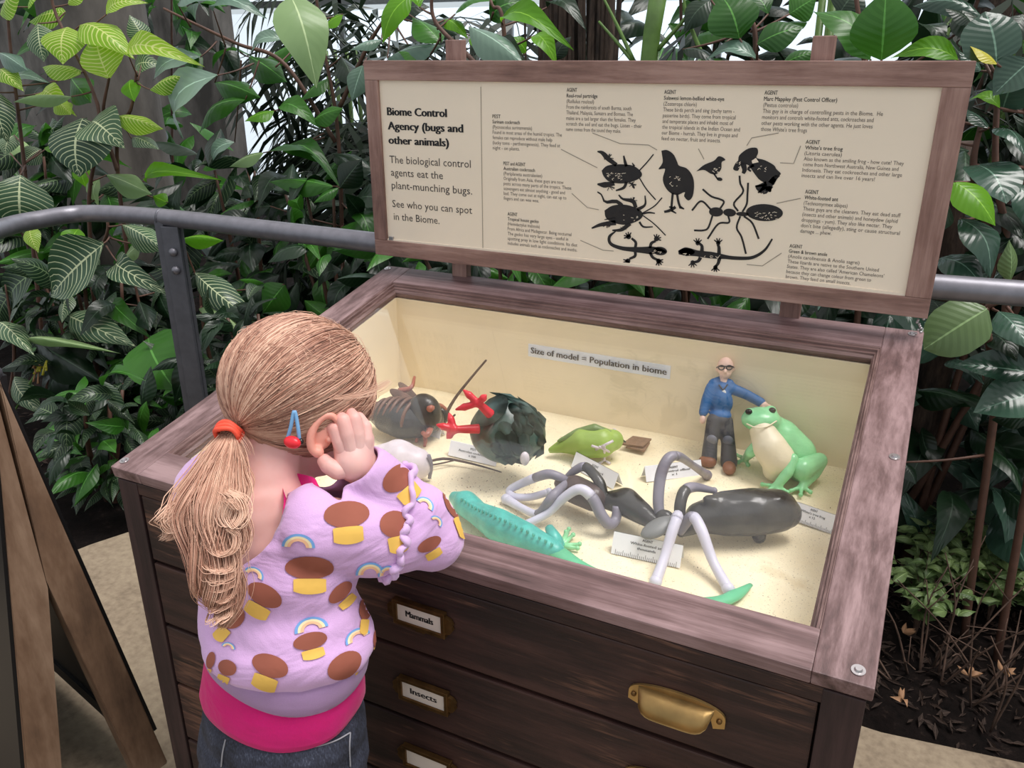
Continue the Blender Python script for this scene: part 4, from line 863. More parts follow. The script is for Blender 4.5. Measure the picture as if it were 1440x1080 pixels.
# prints lying on the cloth
def decal(bm, cx_, cy_, rx, ry, rot, lift=.0012, shape=None, n=26):
    P = []
    for j in range(4):
        rr = (0, .4, .75, 1)[j]; row = []
        for i in range(n if j else 1):
            a = i*2*math.pi/n; x, y = (math.cos(a)*rr, math.sin(a)*rr) if shape is None else tuple(v*rr for v in shape(a))
            px = cx_+x*rx*math.cos(rot)-y*ry*math.sin(rot); py = cy_+x*rx*math.sin(rot)+y*ry*math.cos(rot)
            h_ = top_tree.ray_cast(CAM, ray(px, py).normalized())
            if h_[0] is None or (h_[0]-CAM).length > 1.25: row.append(None); continue
            nn = h_[1] if h_[1].dot(CAM-h_[0]) > 0 else -h_[1]; row.append(bm.verts.new(h_[0]+nn*lift))
        P.append(row)
    for j in range(1, 4):
        for i in range(n):
            k = (i+1) % n; q = (P[0][0], P[1][i], P[1][k]) if j == 1 else (P[j-1][i], P[j][i], P[j][k], P[j-1][k])
            if all(v is not None for v in q):
                if max((a_.co-b_.co).length for a_ in q for b_ in q) < .032: bm.faces.new(q)
def arc(bm, cx_, cy_, r0, r1, rot, lift=.0012, sx_=1):
    n = 18; G_ = []
    for i in range(n+1):
        a = math.pi*(1+i/n); row = []
        for r in (r0, r1):
            x, y = math.cos(a)*r*sx_, math.sin(a)*r*.8; px = cx_+x*math.cos(rot)-y*math.sin(rot); py = cy_+x*math.sin(rot)+y*math.cos(rot)
            h_ = top_tree.ray_cast(CAM, ray(px, py).normalized()); nn = None
            if h_[0] is not None: nn = h_[1] if h_[1].dot(CAM-h_[0]) > 0 else -h_[1]
            row.append(bm.verts.new(h_[0]+nn*lift) if nn is not None else None)
        G_.append(row)
    for i in range(n):
        q = (G_[i][0], G_[i+1][0], G_[i+1][1], G_[i][1])
        if all(v is not None for v in q) and max((a_.co-b_.co).length for a_ in q for b_ in q) < .03: bm.faces.new(q)
spots = [(435,808,34,17,.0), (488,735,32,19,-.08), (368,845,26,15,.5), (482,838,20,10,-.75), (512,866,9,17,.1), (322,878,14,18,.7), (438,908,24,12,-.25), (377,945,26,16,.35), (490,945,26,17,-.6), (556,748,20,19,-.2), (350,745,26,10,-.2), (566,682,24,17,-.7),  (318,945,13,11,.4), (640,720,10,26,-.35), (606,770,18,9,-.5), (296,935,6,12,.2), (527,905,4,14,.1)]
for k, (cx_, cy_, rx, ry, rot) in enumerate(spots):
    bm = B(); decal(bm, cx_-math.sin(rot)*-ry*.5, cy_-ry*.45, rx, ry*1.05, rot, .0012, lambda a: (math.cos(a)*(1-.12*math.sin(a)), math.sin(a)*(.8 if math.sin(a) > 0 else 1.05)))
    if bm.faces: obj('brown_print', bm, 'print_brown', top_o, smooth=True)
    else: bm.free()
    bm = B(); decal(bm, cx_+math.sin(rot)*-ry*.75, cy_+ry*.75*math.cos(rot)+2, rx*.78, ry*.72, rot, .0017, lambda a: (max(-.85, min(.85, math.cos(a)*1.15)), max(-.75, math.sin(a))))
    if bm.faces: obj('ochre_print', bm, 'print_ochre', top_o, smooth=True)
    else: bm.free()
for (cx_, cy_, r_, rot) in ((420,763,23,.05), (430,985,21,.05), (503,893,19,-.5), (438,880,24,-.25), (357,803,15,.5), (520,800,20,-.1), (596,705,14,.6), (612,728,10,.8), (322,905,10,.3), (545,800,14,-.3)):
    rb = None
    for r0, r1, m in ((.82, 1, 'print_blue'), (.66, .82, 'print_yellow'), (.46, .66, 'print_orange')):
        bm = B(); arc(bm, cx_, cy_+6, r_*r0, r_*r1, rot)
        if bm.faces:
            o_ = obj('rainbow_print' if rb is None else 'rainbow_stripe', bm, m, top_o if rb is None else rb, smooth=True)
            rb = rb or None
        else: bm.free()

# ---- hair
TIE = at_d(322, 608, depth(hp(0, -.088, -.012))+.0)
SK = V((.0705, .0835, .0750)); SC0 = V((0, -.008, .012))
def sk(d, k=1.0): d = d.normalized(); return hp(d.x*SK.x*k+SC0.x, d.y*SK.y*k+SC0.y, d.z*SK.z*k+SC0.z)
tl = HM.transposed() @ (TIE-HC)-SC0; td = V((tl.x/SK.x, tl.y/SK.y, tl.z/SK.z)).normalized()
bm = B(); vs = ell(bm, (0,0,0), 1, None, 48, 32)
kill = []
for v in vs:
    d = v.co.normalized(); v.co = sk(d, .995)
    if (d.y > .52 and d.z < .34) or d.z < -.42-.25*max(0, -d.y) and d.y > -.9 or (d.y > .05 and d.z < -.28): kill.append(v)
bmesh.ops.delete(bm, geom=kill, context='VERTS'); obj('scalp_hair', bm, 'hair', girl, smooth=True)
def strands(name, lst, par, sides=3, label=None):
    vs_, fs, tone = [], [], []
    for P, r0_, tn in lst:
        N = len(P); prev = None; b0 = len(vs_)
        for i, p in enumerate(P):
            t = (P[min(i+1, N-1)]-P[max(i-1, 0)])
            t = t.normalized() if t.length > 1e-9 else V((0,0,1)); a = t.orthogonal() if prev is None else prev-t*prev.dot(t); a = a.normalized() if a.length > 1e-6 else t.orthogonal().normalized(); prev = a; c = t.cross(a)
            r = r0_*(1-.55*(i/(N-1))**3)
            for k in range(sides): q = k*2*math.pi/sides; vs_.append(p+(a*math.cos(q)+c*math.sin(q))*r); tone.append(tn)
        for i in range(N-1):
            for k in range(sides): fs.append((b0+i*sides+k, b0+i*sides+(k+1) % sides, b0+(i+1)*sides+(k+1) % sides, b0+(i+1)*sides+k))
    me = bpy.data.meshes.new(name); me.from_pydata(vs_, [], fs); at = me.attributes.new('tone', 'FLOAT', 'POINT'); at.data.foreach_set('value', tone); me.polygons.foreach_set('use_smooth', [True]*len(me.polygons))
    return tag(link(name, me, 'hair', par), label=label, kind='stuff')
rr = random.Random(3); lst = []
def slerp(a, b_, t):
    w_ = math.acos(max(-1, min(1, a.dot(b_))));
    return a if w_ < 1e-4 else (a*math.sin((1-t)*w_)+b_*math.sin(t*w_))/math.sin(w_)
while len(lst) < 4200:
    d = V((rr.gauss(0,1), rr.gauss(0,1), rr.gauss(0,1))).normalized()
    # start anywhere between the hairline and the middle of the scalp
    if d.z < -.34 and d.y > -.75: continue
    if d.y > .60 and d.z < .40: continue
    if d.y > .10 and d.z < -.20: continue
    if d.y < -.80: continue
    fr_ = rr.random() < .5; k0 = 1.0+rr.uniform(.0, .035); tn = rr.gauss(.52, .17)+.75*noise.noise(d*4.5)-.25*max(0, d.dot(td)-.55); P = []; sag = rr.uniform(-.05, .05); n = 12
    for i in range(n):
        t = i/(n-1); q = slerp(d, td, t*.97); side = q.cross(td); side = side.normalized() if side.length > 1e-5 else V((0,0,0))
        q = (q+side*sag*math.sin(t*math.pi)).normalized(); kk = k0 if i else k0-.02
        P.append(sk(q, kk+.012*math.sin(t*math.pi)))
    P.append(TIE+V((rr.gauss(0,.003), rr.gauss(0,.003), rr.gauss(0,.003)))); lst.append((P, rr.uniform(.0003, .0008), tn))
for _ in range(130):      # flyaway hairs
    d = V((rr.gauss(0,.8), rr.gauss(.1,.8), abs(rr.gauss(.5,.5)))).normalized(); e_ = (d+V((rr.gauss(0,.3), rr.gauss(-.3,.3), rr.gauss(0,.3)))).normalized()
    lst.append(([sk(slerp(d, e_, i/7), 1.02+.06*math.sin(i/7*math.pi)*rr.uniform(.5,1.2)) for i in range(8)], .00022, .9))
strands('hair_strands', lst, girl, label='fair hair swept back to the tie')
# wisps at the temple and the nape
def gp(px, py, d=0): return at_d(px, py, depth(TIE)-d)
lst = []
def lock(pts, n, spread, thick, hel=0, turns=0, tone=.6, npt=22, phase=0):
    C = spline([gp(*p) for p in pts], npt)
    for _ in range(n):
        ox, oy = rr.gauss(0, 1), rr.gauss(0, 1); P = []; tn = tone+rr.gauss(0, .14); ph_ = rr.gauss(0, .22)
        for i, c in enumerate(C):
            t = i/(npt-1); s = lerpl(spread, t); a = phase+ph_+turns*2*math.pi*t**1.15; hr = hel*max(0, (t-.3)/.7)**.8 if hel else 0
            P.append(c+RT*(ox*s+math.cos(a)*hr)+DN*(oy*s*.3+math.sin(a)*hr*.35)-FW*(oy*s*.8+math.sin(a)*hr*.9+.0))
        lst.append((P, rr.uniform(.00025, .00052)*thick, tn))
T0 = (322, 609, 0)
main = [((T0, (306,640,.02), (280,690,.045), (262,735,.06), (270,785,.065), (290,830,.06)), .0), ((T0, (312,640,.02), (296,700,.055), (290,760,.07), (300,820,.075), (308,868,.07)), .2),
 ((T0, (322,645,.02), (318,700,.055), (318,760,.075), (322,820,.08), (318,872,.07)), .1), ((T0, (316,650,.02), (306,700,.06), (304,760,.08), (312,830,.085), (322,866,.08)), .15), ((T0, (300,645,.01), (272,690,.03), (252,715,.045), (244,735,.045), (240,752,.04)), .3),
 ((T0, (326,645,.015), (328,680,.04), (330,720,.055), (326,770,.065), (326,800,.06)), .1)]
for k, (pts, tn) in enumerate(main): lock(pts, 260, [.003,.006,.008,.0065,.0055,.003], 1.1, .0085 if k != 4 else .006, 1.3+.28*k, .5+tn, 46, k*1.3)
# ringlets
lock(((318,690,.055),(334,700,.07),(340,722,.08),(326,740,.085),(314,724,.08),(322,704,.08),(334,716,.085)), 50, [.003,.004,.0035,.003,.003,.002], 1.1, 0, 0, .85, 34)
lock(((262,700,.04),(246,712,.05),(238,730,.055),(248,742,.055),(256,732,.05)), 40, [.003,.003,.0025,.002], 1, 0, 0, .95, 26)
lock(((270,735,.06),(250,748,.06),(236,746,.055),(230,735,.05),(236,724,.045)), 22, [.003,.002,.0012], .9, 0, 0, .85, 24)
lock(((290,760,.075),(310,778,.09),(330,772,.09),(334,752,.085),(322,742,.085)), 36, [.003,.003,.002], 1, 0, 0, .8, 26)
for zc in range(6): lock(((290+zc*3,790+zc*14,.075),(304,802+zc*14,.095),(324-zc,798+zc*13,.09),(330-zc*2,784+zc*13,.08)), 34, [.003,.0035,.003,.002], 1, 0, 0, .7+.05*(zc % 3), 20)
lock(((T0), (300,650,.03), (268,675,.03), (248,690,.02), (244,700,.015), (252,706,.02)), 8, [.003,.004,.003], .6, .003, 1, .8, 22)
lock(((470,560,.02),(505,556,.02),(530,548,.01),(548,536,.0)), 30, [.002,.005,.006,.004], .6, 0, 0, .7, 14)
lock(((330,606,0),(345,625,.01),(352,640,.01)), 14, [.003,.003,.002], .5, 0, 0, .6, 8)
strands('ponytail', lst, girl, label='long curling blond ponytail')
# tie and clip
bm = B(); taxis = (gp(306,640,.02)-TIE).normalized(); Ft = frame(taxis)
for k in range(3):
    c0 = TIE+taxis*(.0035*k-.002); tube(bm, [c0+Ft @ V((.0012*math.sin(3*a+k), math.cos(a)*.0125, math.sin(a)*.0125)) for a in [i*math.pi/12 for i in range(25)]], .0026, 7)
obj('hair_tie', bm, 'hair_tie', girl, smooth=True)
ht = hp(.0, 0, 0); hd_ = depth(hp(.072, -.03, -.02))-.020
bm = B(); tube(bm, [at_d(404,618,hd_), at_d(409,600,hd_-.004), at_d(414,578,hd_-.006), at_d(419,600,hd_-.004), at_d(421,620,hd_)], .0019, 7, 22); cl = obj('hair_clip', bm, 'clip_blue', girl, smooth=True, label='light blue snap clip with a red ladybird')
bm = B(); ell(bm, at_d(411,622,hd_-.004), (.0095,.006,.0062)); obj('ladybird', bm, 'clip_red', cl, smooth=True); bm = B(); ell(bm, at_d(423,621,hd_-.002), .0032); obj('bead', bm, 'eye_dark', cl, smooth=True)
# ================================================================ ground, path and glazing
def st(name, bm, mat, smooth=False, **k): return obj(name, bm, mat, None, smooth, kind='structure', **k)
edge = [(1.9,.93), (1.5,.83), (1.06,.765), (.5,.775), (0,.78), (-.4,.76), (-.72,.71), (-.88,.63), (-.92,.54), (-.96,.40), (-1.05,.15), (-1.3,-.3), (-1.9,-1.1)]
bm = B(); poly = [V((x, y, 0)) for x, y in edge]+[V((-1.9,-2.6,0)), V((3.0,-2.6,0)), V((3.0,1.2,0))]
prism(bm, [p-V((0,0,.0)) for p in poly], (0,0,-.06)); st('floor_path', bm, 'concrete', label='pale worn concrete path')
bm = B(); NX, NY = 150, 110
def gz(x, y):
    return -.03+.05*noise.noise(V((x*1.3, y*1.3, 1)))+.02*noise.noise(V((x*7, y*7, 2)))+.008*noise.noise(V((x*24, y*24, 5)))
G_ = [[bm.verts.new((-6+12*i/NX, -3+11*j/NY, gz(-6+12*i/NX, -3+11*j/NY) - .03)) for j in range(NY+1)] for i in range(NX+1)]
for i in range(NX):
    for j in range(NY): bm.faces.new((G_[i][j], G_[i+1][j], G_[i+1][j+1], G_[i][j+1]))
st('ground', bm, 'soil', True, label='dark bare soil of the planting bed')
# glazed dome wall behind the planting: frames and milky panes
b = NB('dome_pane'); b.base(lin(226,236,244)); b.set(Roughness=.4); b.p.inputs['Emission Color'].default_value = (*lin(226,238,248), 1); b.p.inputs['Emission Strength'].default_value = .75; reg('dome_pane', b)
plain('dome_frame', lin(120,124,124), .5)
n_ = 0
for k in range(7):
    for j in range(3):
        x0, z0 = -6.4+k*1.5, -.1+j*1.7; y0 = 5.2-.05*k
        wn = bpy.data.objects.new('window_%d' % (n_+1), None); COL.objects.link(wn); wn.location = (x0, y0, z0); wn['kind'] = 'structure'; n_ += 1
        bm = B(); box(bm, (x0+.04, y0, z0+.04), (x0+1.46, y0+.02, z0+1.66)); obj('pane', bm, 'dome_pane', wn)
        for lo, hi in (((x0, y0-.03, z0), (x0+.05, y0+.05, z0+1.7)), ((x0, y0-.03, z0), (x0+1.5, y0+.05, z0+.05))): bm = B(); box(bm, lo, hi, .005); obj('glazing_bar', bm, 'dome_frame', wn)
bm = B(); box(bm, (-9, 4.3, -.2), (-3.95, 4.5, 5.5)); st('pane_cover_left', bm, 'grey_wall', label='grey panel added to cover bright panes beyond the shrubs at the left')  # added panel, keeps the left background dark in front of the panes
bm = B(); box(bm, (.95, 4.3, -.2), (6, 4.5, 5.5)); st('pane_cover_right', bm, 'bark', label='dark panel added to cover bright panes beyond the rubber plant')  # added dark backing, hides the glowing panes on the right
# weathered grey column and low walls behind the shrubs
bm = B(); A1 = at_y(190, 340, 2.3); ring_ = []
for z, rr_ in ((-.1,.26), (.5,.25), (1.2,.24), (2.2,.235), (4.0,.23)): ring_.append([bm.verts.new((A1.x-.02+rr_*math.cos(a)*(1+.05*noise.noise(V((a,z,0)))), 2.3+rr_*math.sin(a), z)) for a in [i*2*math.pi/20 for i in range(20)]])
for i in range(4):
    for k in range(20): bm.faces.new((ring_[i][k], ring_[i][(k+1)%20], ring_[i+1][(k+1)%20], ring_[i+1][k]))
tag(obj('column', bm, 'grey_wall', smooth=True), 'weathered grey round column behind the yellow-veined shrub', 'column')

# ================================================================ handrail
rl = thing('handrail', (-.60, .70, 0), 'galvanised grey tubular handrail curving behind the cabinet', 'railing')
RZ = .885
pts = [at_z(-260,470,RZ), at_z(-120,372,RZ), at_z(0,322,RZ), at_z(60,308,RZ), at_z(125,300,RZ), at_z(230,306,RZ), at_z(350,320,RZ), at_z(528,341,RZ)]
P = spline(pts, 60); xd = (at_z(1440,413,RZ)-at_z(528,341,RZ)); P += [pts[-1]+xd*t for t in (.15,.5,.85,1.0,1.6)]
bm = B(); tube(bm, P, .0205, 20); obj('rail', bm, 'steel', rl, smooth=True)
def rpost(px, py, par):
    p = at_z(px, py, RZ); p.z = RZ
    d = V((.96,.28,0)).normalized(); nrm = V((-d.y, d.x, 0))
    for s, hh in ((-1, 0), (1, .0)):
        bm = B(); c = p+d*.0+nrm*0; M = frame(d).to_4x4(); M.translation = p
        if s < 0: box(bm, (-.031, -.022, -p.z), (-.009, -.010, -.006), .002, M)
        else: box(bm, (-.013, -.028, -p.z), (.031, -.020, -.016), .002, M)
        obj('post_flat', bm, 'steel_dark', par)
    bm = B(); box(bm, (-.026, -.01, -p.z), (.026, .004, -.018), .002, M); obj('post_flat', bm, 'steel_dark', par)
    for zz in (-.075, -.118):
        bm = B(); c = M @ V((.012, -.028, zz)); tube(bm, [c, c-nrm*.006, c-nrm*.010], [.0105,.0095,.004], 14); obj('bolt', bm, 'steel', par, smooth=True)
    bm = B(); q = p+d*-.0; tube(bm, [p-(P[30]-P[28]).normalized()*.0, ], .0215, 8) if False else None; bm.free()
rpost(240, 306, rl)
bm = B(); c = at_z(228, 306, RZ); dd = (at_z(240,307,RZ)-at_z(220,305,RZ)).normalized(); tube(bm, [c-dd*.0015, c+dd*.0015], .0217, 20); obj('collar', bm, 'steel_dark', rl, smooth=True)

# ================================================================ A-board
FT2 = V((-.139, .092, 0)); FT1 = V((-.192, -.145, 0)); AP = V((-.170, -.028, .825)); dd = V((-.978, .208, 0)).normalized(); Lb = .50
ab = thing('pavement_sign', (FT1+FT2)/2, 'folding wooden A-board sign with black panels standing at the left of the cabinet', 'sign board')
for ft, s in ((FT1, -1), (FT2, 1)):
    ax_ = (AP-ft).normalized(); outn = ax_.cross(dd).normalized(); 
    if outn.dot(V((.208,.978,0))*s) < 0: outn = -outn
    brd = thing('board_leaf', ft); brd.parent = ab; brd.location = V(ft)-ab.location; del brd['_loc']
    def plank(name, a, b_, w_, t_, mat, o_in=0):     # a->b, width along dd, thickness along outn
        bm = B(); q = [a-outn*(t_+o_in), a-outn*o_in, a-outn*o_in+dd*w_, a-outn*(t_+o_in)+dd*w_]
        if name == 'stile':      # inner edge mitred against the other leaf
            cut = ax_*(t_/math.tan(math.acos(ax_.z))*.93); tp = [q[0]+(b_-a)-cut, q[1]+(b_-a), q[2]+(b_-a), q[3]+(b_-a)-cut]
            va, vb = [bm.verts.new(p) for p in q], [bm.verts.new(p) for p in tp]; bm.faces.new(va); bm.faces.new(vb[::-1])
            for i in range(4): bm.faces.new((va[i], vb[i], vb[(i+1) % 4], va[(i+1) % 4]))
            bmesh.ops.bevel(bm, geom=bm.edges[:], offset=.002, segments=2, affect='EDGES')
        else: prism(bm, q, b_-a)
        obj(name, bm, mat, brd)
    topp = AP-ax_*.0+outn*.0
    plank('stile', ft, topp+outn*.004, .034, .056, 'board_wood'); plank('stile', ft+dd*(Lb-.034), topp+dd*(Lb-.034)+outn*.004, .034, .056, 'board_wood')
    plank('panel', ft+dd*.002+ax_*.085-outn*-.007, topp+dd*.002-outn*-.007, Lb-.004, .006, 'black_board')
    plank('panel', ft+dd*.03+ax_*.09, topp+dd*.03-ax_*.12, Lb-.06, .02, 'black_board', .004)
    for t0 in (.07, .93):
        bm = B(); c = ft.lerp(topp, t0); prism(bm, [c-outn*.030+dd*.034, c-outn*.006+dd*.034, c-outn*.006+dd*(Lb-.034), c-outn*.030+dd*(Lb-.034)], ax_*.04); obj('cross_rail', bm, 'black_board', brd)
bm = B(); tube(bm, [AP-V((0,0,.004)), AP+dd*Lb-V((0,0,.004))], .012, 10); obj('hinge_cap', bm, 'steel_dark', ab, smooth=True)

# ================================================================ plants
def leaf_mesh(name, prof, arch=.12, cup=.15, nx=9, wavy=0, twist=0, fold=0):
    """unit leaf along +x, width along y"""
    bm = B(); uvl = bm.loops.layers.uv.new('leaf'); rows = []; ny = 4
    for i in range(nx+1):
        u = i/nx; w_ = lerpl(prof, u); row = []
        for j in range(ny+1):
            v_ = j/ny*2-1; z = arch*math.sin(u*math.pi)*1.0-arch*1.2*u*u-cup*w_*v_*v_+fold*w_*abs(v_)+wavy*math.sin(u*13+v_)*abs(v_)
            row.append((bm.verts.new((u, v_*w_, z+twist*v_*u*w_)), u, j/ny))
        rows.append(row)
    for i in range(nx):
        for j in range(ny):
            q = (rows[i][j], rows[i+1][j], rows[i+1][j+1], rows[i][j+1]); f = bm.faces.new([a[0] for a in q]); f.smooth = True
            for l, a in zip(f.loops, q): l[uvl].uv = (a[1], a[2])
    me = bpy.data.meshes.new(name); bm.to_mesh(me); bm.free(); return me
OVAL = [.03,.26,.42,.5,.5,.46,.38,.27,.13,.0]; LANCE = [.03,.22,.38,.48,.5,.45,.36,.24,.11,0]; ROUND = [.06,.36,.48,.5,.5,.5,.46,.38,.24,.0]; BLADE = [.2,.42,.5,.5,.47,.42,.34,.24,.13,0]
SHP = {'oval': [(OVAL, .10, .22, 0), (OVAL, .18, .1, .02), (OVAL, .04, -.25, .01)], 'lance': [(LANCE, .14, .2, .012), (LANCE, .22, -.1, .02), (LANCE, .06, .3, .0)], 'round': [(ROUND, .06, .15, 0), (ROUND, .12, -.12, .006)], 'blade': [(BLADE, .2, .3, 0), (BLADE, .35, .3, 0)]}
LM = {}
def lmesh(shape, k, mat):
    key = (shape, k % len(SHP[shape]), mat)
    if key not in LM:
        p, a, c, wv = SHP[shape][key[1]]; me = leaf_mesh('leaf', p, a, c, 9 if shape != 'blade' else 6, wv, .15*(key[1]-1)); me.materials.append(MATS[mat]); LM[key] = me
    return LM[key]
LR = random.Random(21)
def leaf(par, base, tip, w_, mat, shape='lance', nrm=None, k=None, name='leaf'):
    base, tip = V(base), V(tip); L = (tip-base).length; x = (tip-base)/L
    n = V(nrm) if nrm is not None else (-FW*1.3+V((0,0,.7))+V((LR.gauss(0,.3), LR.gauss(0,.3), LR.gauss(0,.3))))
    n = n-x*n.dot(x); n = n.normalized() if n.length > 1e-4 else x.orthogonal().normalized(); y = n.cross(x)
    o = bpy.data.objects.new(name, lmesh(shape, LR.randrange(3) if k is None else k, mat)); COL.objects.link(o); o.parent = par
    M = Matrix((x*L, y*w_, n*L)).transposed().to_4x4(); M.translation = base-wloc(par); o.matrix_basis = M; return o
def plant(name, label, cat, ground, stems, leaves, group=None, stem_mat='stem_brown', srad=.008, defmat='leaf_green'):
    """stems: px poly-lines with depth plane y; leaves: (bx,by,tx,ty,halfwidth px, material, y, shape)"""
    g = V(ground); t = thing(name, g, label, cat, group); SP = []
    for s in stems:
        P = spline([V(p) for p in s], 26); bm = B(); tube(bm, P, [srad, srad*.8, srad*.5], 8); obj('stem', bm, stem_mat, t, smooth=True); SP += P
    pet = B()
    for l in leaves:
        bx, by, tx, ty, hw, mat, y = l[:7]; shp = l[7] if len(l) > 7 else 'lance'
        b_, q = at_y(bx, by, y), at_y(tx, ty, y+LR.uniform(-.05,.02)-(.04 if ty > by else -.02)); w_ = 2*pix(b_, hw)
        leaf(t, b_, q, w_*1.36, mat, shp)
        if SP:
            c = min(SP, key=lambda p: (p-b_).length); d_ = (c-b_).length
            if d_ < .9: low = c-V((0,0,min(.05, d_*.2))); tube(pet, [low, b_.lerp(low, .5)-V((0,0,.02*d_)), b_], [.0035,.0022], 5, 7)
    if pet.verts: o_ = obj('leaf_stalks', pet, stem_mat, t, smooth=True); o_['kind'] = 'stuff'
    else: pet.free()
    return t
Y_, W_, D_, G_L, BR, DK, BL, PA, RB, OL = 'leaf_yellow_veined', 'leaf_white_veined', 'leaf_dark_veined', 'leaf_green', 'leaf_bright', 'leaf_dark', 'leaf_blue', 'leaf_pale', 'leaf_rubber', 'leaf_olive'
gp_ = lambda px, py, y: V((at_y(px, py, y).x, y, -.06))
plant('variegated_shrub', 'tall shrub with yellow-veined leaves at top left above the handrail', 'shrub', gp_(150,500,1.35),
 [[gp_(140,520,1.35), at_y(125,300,1.35), at_y(140,160,1.35), at_y(75,10,1.35), at_y(80,-60,1.35)], [gp_(200,520,1.4), at_y(165,235,1.4), at_y(185,150,1.4), at_y(192,100,1.4)], [gp_(60,520,1.3), at_y(35,240,1.3), at_y(14,60,1.3), at_y(8,-40,1.3)], [at_y(165,240,1.38), at_y(145,170,1.38), at_y(155,100,1.36)]],
 [(180,76,262,74,13,Y_,1.35),(153,110,130,38,24,Y_,1.33),(112,36,180,66,20,Y_,1.36),(92,17,36,28,14,Y_,1.38),(53,33,60,86,17,W_,1.3),(94,38,84,84,23,Y_,1.34),(114,103,56,88,15,Y_,1.33),(0,98,24,118,11,Y_,1.3),(211,126,262,102,10,Y_,1.36),(158,164,224,176,10,Y_,1.36),
  (116,166,104,246,40,W_,1.3,'oval'),(128,172,166,196,26,W_,1.32),(-4,130,6,198,15,W_,1.25),(28,246,30,330,32,W_,1.2),(150,246,206,268,12,PA,1.4),(206,256,284,240,8,BR,1.4),(185,195,217,203,9,W_,1.38,'oval'),(100,136,12,138,8,PA,1.3),(-2,74,34,94,10,BL,1.3),(20,116,58,106,9,BL,1.35),(190,96,222,86,12,W_,1.45),
  (183,112,186,140,11,BR,1.4),(60,130,96,150,12,Y_,1.42),(78,140,98,158,10,Y_,1.4),(40,10,66,-20,16,Y_,1.36),(96,6,130,-30,16,Y_,1.38),(150,20,196,-4,10,Y_,1.4),(0,20,26,-20,16,Y_,1.3),(100,110,124,140,16,G_L,1.45),(205,60,182,20,12,W_,1.5),(58,210,30,230,12,W_,1.4),(20,190,4,215,12,W_,1.35),(118,235,118,262,10,BR,1.4),(70,205,105,222,9,BR,1.42),(236,285,214,275,8,BR,1.42),(140,250,132,290,9,PA,1.4),(150,270,160,300,12,G_L,1.45),(10,210,40,205,10,PA,1.4)])
plant('variegated_shrub', 'low shrub with broad pale-veined leaves under the handrail', 'shrub', gp_(150,560,1.15),
 [[gp_(150,640,1.15), at_y(135,500,1.15), at_y(120,400,1.15), at_y(150,330,1.15), at_y(148,300,1.15)], [gp_(90,640,1.1), at_y(95,500,1.1), at_y(60,390,1.1)], [gp_(220,640,1.2), at_y(205,480,1.2), at_y(190,400,1.2)], [gp_(30,680,1.05), at_y(20,500,1.05), at_y(8,400,1.05)], [gp_(330,640,1.25), at_y(290,480,1.25), at_y(280,390,1.25)]],
 [(146,342,66,418,32,W_,1.05,'oval'),(96,412,85,452,10,W_,1.04),(95,444,172,478,18,W_,1.08),(166,370,216,404,15,W_,1.12),(172,316,228,346,13,W_,1.14),(196,344,170,368,10,PA,1.14),(60,376,12,448,20,D_,1.1),(-4,455,38,484,14,W_,1.0),(38,478,136,486,6,PA,1.0),(50,482,134,530,22,DK,1.05),
  (208,476,238,542,30,G_L,1.05,'round'),(172,540,78,604,22,D_,1.0),(204,556,262,572,13,D_,1.1),(274,384,354,452,15,W_,1.2),(280,434,348,464,9,PA,1.18),(255,336,310,334,7,BR,1.2),(400,400,368,442,18,G_L,1.3),(160,424,198,466,11,G_L,1.16),(196,424,210,462,12,DK,1.18),(120,350,92,372,12,DK,1.2),
  (110,322,98,356,12,BR,1.2),(42,318,50,352,9,Y_,1.15),(100,500,60,560,20,DK,1.08),(180,600,240,640,20,DK,1.1),(66,600,120,660,18,G_L,1.0),(120,560,180,520,14,DK,1.2),(30,400,-10,460,18,D_,1.1),(20,530,50,580,12,W_,1.0),(140,600,100,640,14,DK,1.05),(214,590,180,640,16,DK,1.15),(222,410,240,450,12,DK,1.25),(300,400,330,420,10,DK,1.3),(260,480,300,520,16,DK,1.3),(150,480,200,500,14,DK,1.25),(118,650,122,690,12,G_L,1.05),(170,680,210,720,16,DK,1.1),(95,700,130,725,12,DK,1.0),(10,430,50,410,13,DK,1.15),(180,455,185,500,14,D_,1.15)], group='variegated shrubs')
